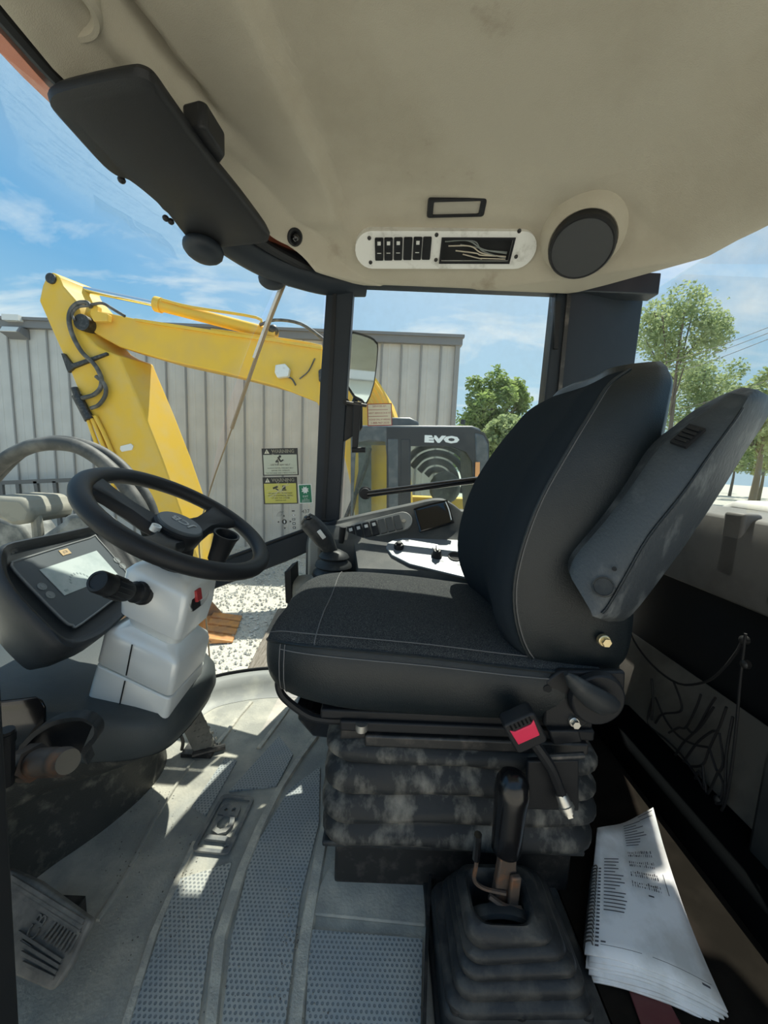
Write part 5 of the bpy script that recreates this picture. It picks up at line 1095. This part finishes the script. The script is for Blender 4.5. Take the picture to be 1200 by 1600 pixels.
bm = nm(); tube(bm, [at(x, y, Y=EY + .24) for x, y in ((252, 468), (300, 480), (400, 496), (406, 510))], .022, 8, 4); tube(bm, [at(x, y, Y=EY + .2) for x, y in ((330, 515), (400, 524), (470, 534), (503, 541))], .018, 8, 4); part('steel_pipe', bm, M['yellow2'], T)
bm = nm(); tube(bm, [at(x, y, Y=EY + .2) for x, y in ((406, 508), (430, 500), (470, 506), (505, 530), (520, 545))], .025, 8, 4); part('hose', bm, M['hose'], T)
for pts, r_ in (([(142, 480), (136, 473), (122, 474), (111, 485), (108, 502), (114, 525), (128, 550), (148, 570), (158, 590), (157, 606), (146, 617), (128, 622)], .033), ([(150, 588), (163, 600), (165, 616), (155, 632), (142, 638)], .03), ([(143, 476), (160, 474), (175, 482), (195, 494)], .022), ([(116, 500), (113, 490), (122, 480), (138, 478)], .02)):
    bm = nm(); tube(bm, [at(x, y, Y=EY - .07) for x, y in pts], r_, 8, 5); part('hose', bm, M['hose'], T)
epoly('valve_block', [(143, 478), (148, 472), (152, 478), (152, 486), (168, 490), (168, 502), (146, 502), (140, 490)], (0, .1, 0), 'yellow2', Y=EY - .04, bev=.01)
epoly('hose_clamp', [(95, 552), (100, 552), (112, 568), (166, 550), (167, 554), (114, 575), (106, 582), (104, 578)], (0, .06, 0), 'steel_dk', Y=EY - .05, bev=.005)
bm = nm(); cyl(bm, at(120, 618, Y=EY - .05), at(140, 656, Y=EY - .05), .07, seg=14); cyl(bm, at(116, 606, Y=EY - .05), at(124, 626, Y=EY - .05), .05, seg=12); part('hose_fitting', bm, M['steel_dk'], T)
bm = nm()
for dx in (0, 9, 18): tube(bm, [at(136 + dx * .7, 650, Y=EY - .04), at(150 + dx, 690, Y=EY - .04), at(190 + dx, 790, Y=EY - .04)], .030, 8, 3)
part('steel_pipe', bm, M['yellow'], T)
epoly('name_plate', [(188, 697), (204, 693), (208, 697), (206, 703), (190, 706), (187, 702)], (0, .02, 0), 'lamp', Y=EY - .015, bev=.004)
epoly('work_lamp', [(430, 570), (445, 568), (452, 576), (450, 588), (433, 590), (429, 582)], (0, .1, 0), 'alu', Y=EY - .02, bev=.01)
bm = nm(); tube(bm, [at(x, y, Y=EY + .08) for x, y in ((446, 588), (456, 592), (462, 602))], .014, 6, 3); tube(bm, [at(x, y, Y=EY + .08) for x, y in ((492, 560), (482, 580), (468, 592))], .010, 6, 3); part('lamp_cable', bm, M['hose'], T)
epoly('boom_plate', [(497, 578), (506, 574), (506, 596), (498, 596)], (0, .1, 0), 'steel_dk', Y=EY + .02)
for k in range(4):
    bm = nm(); tube(bm, [at(x - k * 6, y + k * 5, Y=EY - .02) for x, y in ((560, 566), (583, 588), (604, 622), (622, 676))], .018, 6, 4); part('boom_pipe', bm, M['yellow2'], T)
# lower boom cylinders and deck seen through the cab
for pts, r_ in (([(556, 690), (566, 760), (580, 830)], .13), ([(580, 688), (600, 770), (610, 830)], .10)):
    bm = nm(); P_ = [at(x, y, Y=EY + .6) for x, y in pts]; tube(bm, P_, r_, 12, 3); part('lift_cylinder', bm, M['yellow'], T)
bm = nm(); tube(bm, [at(x, y, Y=EY + .0) for x, y in ((571, 690), (564, 730), (552, 790), (545, 830))], .03, 8, 4); part('hose', bm, M['rust'], T)
bm = nm(); box(bm, at(690, 800, Y=6.9), (2.0, .3, .55)); part('deck', bm, M['yellow'], T, bev=.03)
bm = nm(); box(bm, at(600, 950, Y=6.1), (2.6, 1.4, .9)); part('undercarriage', bm, M['steel_dk'], T, bev=.05)
for k in range(4):
    bm = nm(); c = (690 + 0 * k, 752); r_ = 18 + 13 * k
    tube(bm, [at(c[0] - 8 + r_ * cos(R(a)), c[1] - r_ * sin(R(a)), Y=6.55) for a in (150, 120, 90, 60, 30, 0, -25)], .055, 8, 4); part('hose', bm, M['black'], T)
bm = nm(); ball(bm, at(695, 762, Y=6.4), (.26, .15, .28), 14, 8); part('cab_seat', bm, M['rubber'], T)
# cab
CY = 5.05
cabf = Frame((0, CY, 0), (1, 0, 0), (0, 0, 1))
def cp_(x, y): p = at(x, y, Y=CY); return (p.x, p.z)
cab = epoly('cab_roof', [(552, 668), (560, 664), (738, 665), (752, 670), (752, 690), (552, 690)], (0, 1.15, 0), 'cabgrey', Y=CY, bev=.03)
epoly('roof_hatch', [(596, 652), (640, 652), (654, 658), (655, 667), (596, 667)], (0, .7, 0), 'cabgrey', Y=CY + .2, bev=.03)
bm = nm(); q = at(723, 663, Y=CY + .1); cyl(bm, q, q + V((0, 0, .06)), .03, seg=10); part('roof_cap', bm, M['cabblack'], T)
def ring_panel(name, outer, inner, Y, d, m):
    """flat frame between an outer and an inner outline with the same number of points"""
    bm = nm(); o0 = [at(x, y, Y=Y) for x, y in outer]; i0 = [at(x, y, Y=Y) for x, y in inner]; v_ = V((0, d, 0))
    loft(bm, [o0, [p + v_ for p in o0], [p + v_ for p in i0], i0], closed=True, cap=False, cyclic=True)
    return part(name, bm, M[m], T, bev=0)
fr1 = ring_panel('cab_frame', [(604, 668), (735, 668), (757, 676), (764, 690), (767, 830), (604, 830)], [(642, 697), (705, 697), (728, 706), (738, 722), (742, 820), (642, 820)], CY - .01, .06, 'cabblack')
fr2 = ring_panel('cab_frame', [(548, 668), (580, 668), (606, 668), (606, 700), (606, 830), (548, 830)], [(556, 692), (580, 686), (602, 690), (612 - 8, 712), (604, 820), (550, 820)], CY - .005, .06, 'cabgrey')
epoly('cab_post', [(606, 686), (622, 686), (622, 830), (608, 830)], (0, .10, 0), 'cabgrey', Y=CY - .02, bev=.01)
epoly('cab_post', [(626, 686), (641, 686), (642, 830), (627, 830)], (0, .10, 0), 'cabblack', Y=CY - .02, bev=.01)
epoly('cab_corner', [(742, 676), (756, 680), (763, 694), (767, 830), (750, 830)], (0, 1.1, 0), 'cabgrey', Y=CY - .03, bev=.02)
epoly('reflector', [(743, 722), (750, 722), (748, 800), (741, 800)], (0, .01, 0), 'amber', Y=CY - .04, bev=.003)
for px in ([(642, 697), (705, 697), (728, 706), (738, 722), (742, 820), (642, 820)], [(556, 692), (580, 686), (602, 690), (604, 712), (604, 820), (550, 820)]):
    bm = nm(); prism(bm, [at(x, y, Y=CY + .03) for x, y in px], (0, .012, 0)); part('cab_window', bm, M['cabglass'], T, smooth=False)
fr3 = ring_panel('cab_rear_frame', [(560, 675), (745, 675), (745, 830), (560, 830)], [(580, 695), (728, 695), (728, 815), (580, 815)], CY + 1.1, .06, 'cabgrey')
bm = nm(); f = Frame(at(690, 687, Y=CY - .012), at(720, 688, Y=CY) - at(660, 686, Y=CY), (0, 0, 1)); text_bm(bm, 'EVO', .112, f, 0, 0, .002, ext=.003, squash=2.05, bold=.008); part('cab_lettering', bm, M['dwhite'], T)
bm = nm(); tube(bm, [at(540, 810, Y=CY + .3), at(568, 740, Y=CY + .3), at(578, 700, Y=CY + .3)], .03, 8, 3); part('wiper', bm, M['steel_dk'], T)
# ---- orange bucket lying on the gravel
T = thing('toothed_bucket', 'rusty orange bucket with four teeth lying on the gravel', 'bucket', at(330, 985, Z=GZ))
bx = at(345, 985, Z=GZ); bx = V((bx.x, bx.y, GZ))
fb = Frame(bx, (1, .22, 0), (-.22, 1, 0))
def B(a, b, c): return fb(a, b, c)
bm = nm(); rings = []
for k in range(9):
    a = R(-20 + 200 * k / 8); rings.append([B(-.62 + .40 * cos(a + pi / 2 + .9), yy, .34 + .34 * sin(a + pi / 2 + .9)) for yy in (-.38, .38)])
prf = [(-.02, .03), (-.35, .02), (-.70, .05), (-.95, .22), (-1.0, .5), (-.85, .72), (-.6, .78)]
bm = nm(); loft(bm, [[B(a, -.38, c), B(a, .38, c), B(a - .01, .38, c + .03), B(a - .01, -.38, c + .03)] for a, c in prf]); part('shell', bm, M['orange'], T)
for s in (-.38, .36):
    bm = nm(); prism(bm, [B(a, s, c) for a, c in prf], fb.v * .03); part('side_plate', bm, mat('bucket_side', (.40, .22, .10), .7, col2=(.25, .16, .1), ns=8) if 'bucket_side' not in bpy.data.materials else bpy.data.materials['bucket_side'], T)
for k in range(4):
    yy = -.30 + .2 * k; bm = nm(); loft(bm, [[B(-.16, yy - .085, .02), B(-.16, yy + .085, .02), B(-.16, yy + .07, .10), B(-.16, yy - .07, .10)], [B(.20, yy - .082, .01), B(.20, yy + .082, .01), B(.20, yy + .075, .03), B(.20, yy - .075, .03)]]); part('tooth', bm, M['orange'], T, bev=.01)
bm = nm(); loft(bm, [[B(-.40, -.38, .02), B(-.40, .38, .02), B(-.40, .38, .05), B(-.40, -.38, .05)], [B(.06, -.37, .015), B(.06, .37, .015), B(.06, .37, .04), B(.06, -.37, .04)]]); part('lip', bm, M['orange'], T)
# orange attachment arm at the far left
bm = nm(); prism(bm, [at(x, y, Y=1.9) for x, y in ((-30, 950), (20, 958), (42, 980), (36, 992), (-30, 1030))], (0, .3, 0)); solo('loader_arm', bm, M['orange'], 'rusty orange loader arm edge seen left of the display', 'loader arm', bev=.02)
# ---- parts of this machine in front of the windscreen
T = thing('hydraulic_hose_loop', 'pair of thick dusty black hoses arching outside the windscreen', 'hose', at(240, 850, Y=1.9))
for pts, r_ in (([(-60, 830), (-40, 775), (0, 725), (45, 699), (90, 693), (130, 702), (170, 730), (200, 765), (222, 800), (238, 850)], .034), ([(-30, 770), (30, 708), (80, 690), (130, 695), (170, 713), (205, 745), (232, 785), (252, 850)], .03)):
    bm = nm(); tube(bm, [at(x, y, Y=1.9 + .1 * (r_ < .032)) for x, y in pts], r_, 12, 6); part('hose', bm, M['hose'], T)
bm = nm(); lathe(bm, at(232, 822, Y=1.86), at(240, 850, Y=1.86) - at(226, 805, Y=1.86), [(.036, 0), (.040, .004), (.040, .03), (.036, .034)], 16); part('hose_clamp', bm, M['steel_dk'], T)
bm = nm(); fx = [at(x, y, Y=1.7) for x, y in ((-25, 775), (32, 778), (50, 800), (44, 818), (18, 822), (-25, 800))]; prism(bm, fx, (0, .25, 0))
T = thing('front_lamp_bracket', 'dusty grey work lamp bracket outside the windscreen by the gate', 'lamp bracket', at(10, 850, Y=1.8))
part('lamp_body', bm, M['dusty'], T, bev=.02)
bm = nm(); rings = []
tube(bm, [at(x, y, Y=1.75) for x, y in ((30, 780), (46, 786), (56, 806), (60, 840), (58, 870))], .022, 10, 4); part('guard', bm, M['dusty'], T)
bm = nm(); prism(bm, [at(x, y, Y=1.9) for x, y in ((-40, 800), (30, 820), (50, 850), (40, 900), (-40, 930))], (0, .2, 0)); part('foot', bm, M['hood'], T, bev=.02)
bm = nm(); loft(bm, [[at(x, y, Y=Y_) for x, y in ((20, 870), (60, 842), (100, 815), (105, 804), (145, 800), (175, 806), (215, 840), (250, 870), (250, 960), (20, 960))] for Y_ in (1.62, 1.8, 2.0)]); solo('front_cowl', bm, M['hood'], 'muddy grey front cowl outside the windscreen behind the display', 'cowl', bev=.02)
bm = nm(); rings = []
T = thing('hose_couplings', 'cluster of dull metal hose couplings behind the steering wheel', 'coupling', at(225, 880, Y=1.7))
for k, (x, y) in enumerate(((208, 868), (218, 858), (228, 872), (240, 862), (247, 878))):
    bm = nm(); lathe(bm, at(x, y + 8, Y=1.7 + .03 * (k % 2)), (.2 * (k % 3 - 1), -.2, 1), [(.022, 0), (.022, .015), (.016, .018), (.018, .05), (.012, .055)], 12); part('coupling', bm, M['alu'], T)
# engine cover behind the cab
bm = nm(); loft(bm, [[V((X, .1, .50)), V((X, .1, h - .03)), V((X, .15, h)), V((X, 1.25, h + .02)), V((X, 1.36, h - .03)), V((X, 1.36, .5))] for X, h in ((1.13, .80), (1.8, .81), (2.9, .78))]); solo('engine_cover', bm, M['whitehood'], 'pale sunlit engine cover behind the rear window', 'engine cover', bev=.02)
# board leaning below the door
T = None
bm = nm(); prism(bm, [at(x, y, Z=GZ + .012) for x, y in ((383, 1058), (434, 956), (500, 950), (500, 1062))], (0, 0, .05)); solo('wooden_board', bm, M['wood'], 'weathered brown board lying on the gravel below the side door', 'board', bev=.01)
# low pickup and container in the distance
q = at(805, 700, Y=22)
T = thing('parked_pickup', 'grey pickup truck parked far off right of the excavator cab', 'vehicle', (q.x, 22.9, GZ))
pk = lambda pts: [V((q.x + a, 22, GZ + b)) for a, b in pts]
bm = nm(); prism(bm, pk([(-1.7, .45), (-1.7, 1.35), (-.9, 1.45), (-.35, 2.25), (.7, 2.3), (1.0, 1.5), (2.6, 1.5), (2.6, .45)]), (0, 1.8, 0)); part('body', bm, M['cabgrey'], T, bev=.08)
bm = nm(); prism(bm, [p + V((0, -.02, 0)) for p in pk([(-.65, 1.5), (-.25, 2.12), (.6, 2.15), (.8, 1.5)])], (0, .05, 0)); part('window', bm, M['gloss'], T)
for a in (-.95, 1.75):
    bm = nm(); p = V((q.x + a, 21.95, GZ + .42)); cyl(bm, p, p + V((0, .25, 0)), .42, seg=18); part('wheel', bm, M['rubber'], T)
q = at(830, 697, Y=28)
T = thing('white_container', 'small white box container under the distant trees', 'container', (q.x, 28, GZ))
bm = nm(); zt_ = q.z + .5; box(bm, (q.x, 28, (GZ + zt_) / 2), (1.6, 2, zt_ - GZ)); part('box', bm, M['whitehood'], T, bev=.03)
bm = nm(); box(bm, (q.x + .35, 26.99, (GZ + zt_) / 2), (.7, .03, zt_ - GZ - .3)); part('door', bm, M['lamp'], T)
# ---- trees
def foliage(c, r, n, seed, leaf, m, T, clumps):
    rnd = random.Random(seed); bm = nm(); cl = []
    for k in range(clumps):
        while True:
            q = V((rnd.uniform(-1, 1), rnd.uniform(-1, 1), rnd.uniform(-1, 1)))
            if q.length < 1: break
        cl.append((V((c[0] + q.x * r[0], c[1] + q.y * r[1], c[2] + q.z * r[2])), rnd.uniform(.28, .52) * min(r)))
    for k in range(n):
        cc_, rr_ = cl[rnd.randrange(clumps)]
        d = V((rnd.gauss(0, 1), rnd.gauss(0, 1), rnd.gauss(0, 1))).normalized(); p = cc_ + d * rr_ * rnd.uniform(.5, 1.1)
        u = V((rnd.gauss(0, 1), rnd.gauss(0, 1), rnd.gauss(0, .6))).normalized(); v = u.cross(V((rnd.gauss(0, 1), rnd.gauss(0, 1), rnd.gauss(0, 1)))).normalized(); s = leaf * rnd.uniform(.6, 1.3)
        bm.faces.new([bm.verts.new(p + u * s), bm.verts.new(p + v * s * .5), bm.verts.new(p - u * s * .9), bm.verts.new(p - v * s * .5)])
    me = bpy.data.meshes.new('foliage'); bmesh.ops.translate(bm, verts=bm.verts, vec=-ORG[T.name]); bm.to_mesh(me); bm.free(); me.materials.append(m)
    o = link('foliage', me, T); o['kind'] = 'stuff'; return cl
def tree(label, px, py, Y, rx, rz, n, seed, leaf, m, clumps=22):
    n = int(n * 1.7); clumps = int(clumps * 1.4); leaf *= .85
    c = at(px, py, Y=Y); T = thing('tree', label, 'tree', (c.x, c.y, GZ))
    cl = foliage(c, (rx, rx * .8, rz), n, seed, leaf, m, T, clumps)
    bm = nm(); tb = V((c.x + .1, c.y, GZ)); tube(bm, [tb, tb.lerp(c, .5) + V((.15, 0, 0)), c + V((0, 0, rz * .3))], lambda t: .09 * rz * (1 - .75 * t), 8, 5)
    for q, r_ in cl[:10]: s_ = tb.lerp(c, .55 + .04 * (cl.index((q, r_)))); tube(bm, [s_, s_.lerp(q, .5) + V((0, 0, -.1 * rz)), q], .02 * rz, 5, 3)
    part('trunk', bm, M['bark'], T)
tree('full green tree just right of the building corner', 768, 640, 26, 2.1, 2.5, 6500, 3, .17, M['leaf'], 30)
tree('low bright bush in front of the tree by the building corner', 790, 688, 19, 1.5, .95, 4000, 4, .14, M['leaf2'], 18)
tree('dark green tree right of the distant container', 850, 672, 36, 2.0, 2.6, 3500, 5, .17, M['leaf'], 18)
tree('dark undergrowth tree left below the corner tree', 728, 688, 33, 1.6, 2.3, 3000, 6, .16, M['leaf'], 14)
tree('tall open-crowned tree rising behind the rear window', 1062, 520, 22, 2.3, 1.8, 4200, 7, .13, M['leaf2'], 30)
tree('pale tree low behind the seat backrest', 1095, 625, 30, 2.8, 3.0, 4200, 8, .17, M['leaf2'], 24)
tree('bushy tree at the right edge behind the armrest', 1195, 640, 22, 1.9, 2.3, 3200, 9, .17, M['leaf2'], 20)
tree('low shrub in the distance over the engine cover', 1150, 700, 40, 4.4, 1.6, 3200, 10, .16, M['leaf'], 20)
tree('wide hedge closing the view low at the far right', 1195, 708, 34, 3.4, 1.7, 3600, 12, .17, M['leaf2'], 24)
tree('low dark hedge seen between the backrest and armrest', 1085, 712, 50, 4.0, 1.9, 3000, 13, .17, M['leaf'], 20)
# power lines
for k, (a, b) in enumerate((((1040, 566), (1230, 497)), ((1040, 574), (1230, 506)), ((1040, 586), (1230, 515)), ((1060, 640), (1230, 580)))):
    p, q = at(*a, Y=17), at(*b, Y=13); bm = nm(); tube(bm, [p, p.lerp(q, .5) + V((0, 0, -.12)), q + (q - p) * .4], .011, 4, 5)
    solo('power_line', bm, M['hose'], ('uppermost thin power line in the sky at the right', 'second power line from the top at the right', 'third power line from the top at the right', 'lowest power line, apart, over the right-hand bushes')[k], 'power line', group=None)
# light building behind the camera (seen in the mirror)
T = thing('yard_shed', 'long pale shed across the yard, visible only in the mirror', 'building', (0, -9, GZ))
bm = nm(); box(bm, (0, -10, GZ + 2.2), (26, 4, 4.4)); part('walls', bm, mat('shed_wall', (.62, .61, .58), .7), T)
bm = nm(); prism(bm, [V((-13.2, -7.8, GZ + 4.4)), V((-13.2, -12.2, GZ + 4.4)), V((-13.2, -10, GZ + 5.6))], (26.4, 0, 0)); part('roof', bm, M['trim'], T)
# loose gravel stones near the door
rnd = random.Random(11); bm = nm()
for k in range(5200):
    x = rnd.uniform(-3.6, .1); y = rnd.uniform(2.6, 8.7)
    r_ = rnd.uniform(.012, .034); p = V((x, y, GZ + r_ * .3)); a = rnd.uniform(0, 6)
    vs_ = [bm.verts.new(p + V((r_ * cos(a + i * 2.1) * rnd.uniform(.7, 1.2), r_ * sin(a + i * 2.1) * rnd.uniform(.7, 1.2), 0))) for i in range(3)]; t_ = bm.verts.new(p + V((0, 0, r_ * .8)))
    for i in range(3): bm.faces.new((vs_[i], vs_[(i + 1) % 3], t_))
me = bpy.data.meshes.new('gravel_stones'); bm.to_mesh(me); bm.free(); me.materials.append(M['stone']); o = bpy.data.objects.new('gravel_stones', me); COL.objects.link(o); o['kind'] = 'stuff'; o['label'] = 'loose pale gravel stones scattered over the yard'; o['category'] = 'gravel'
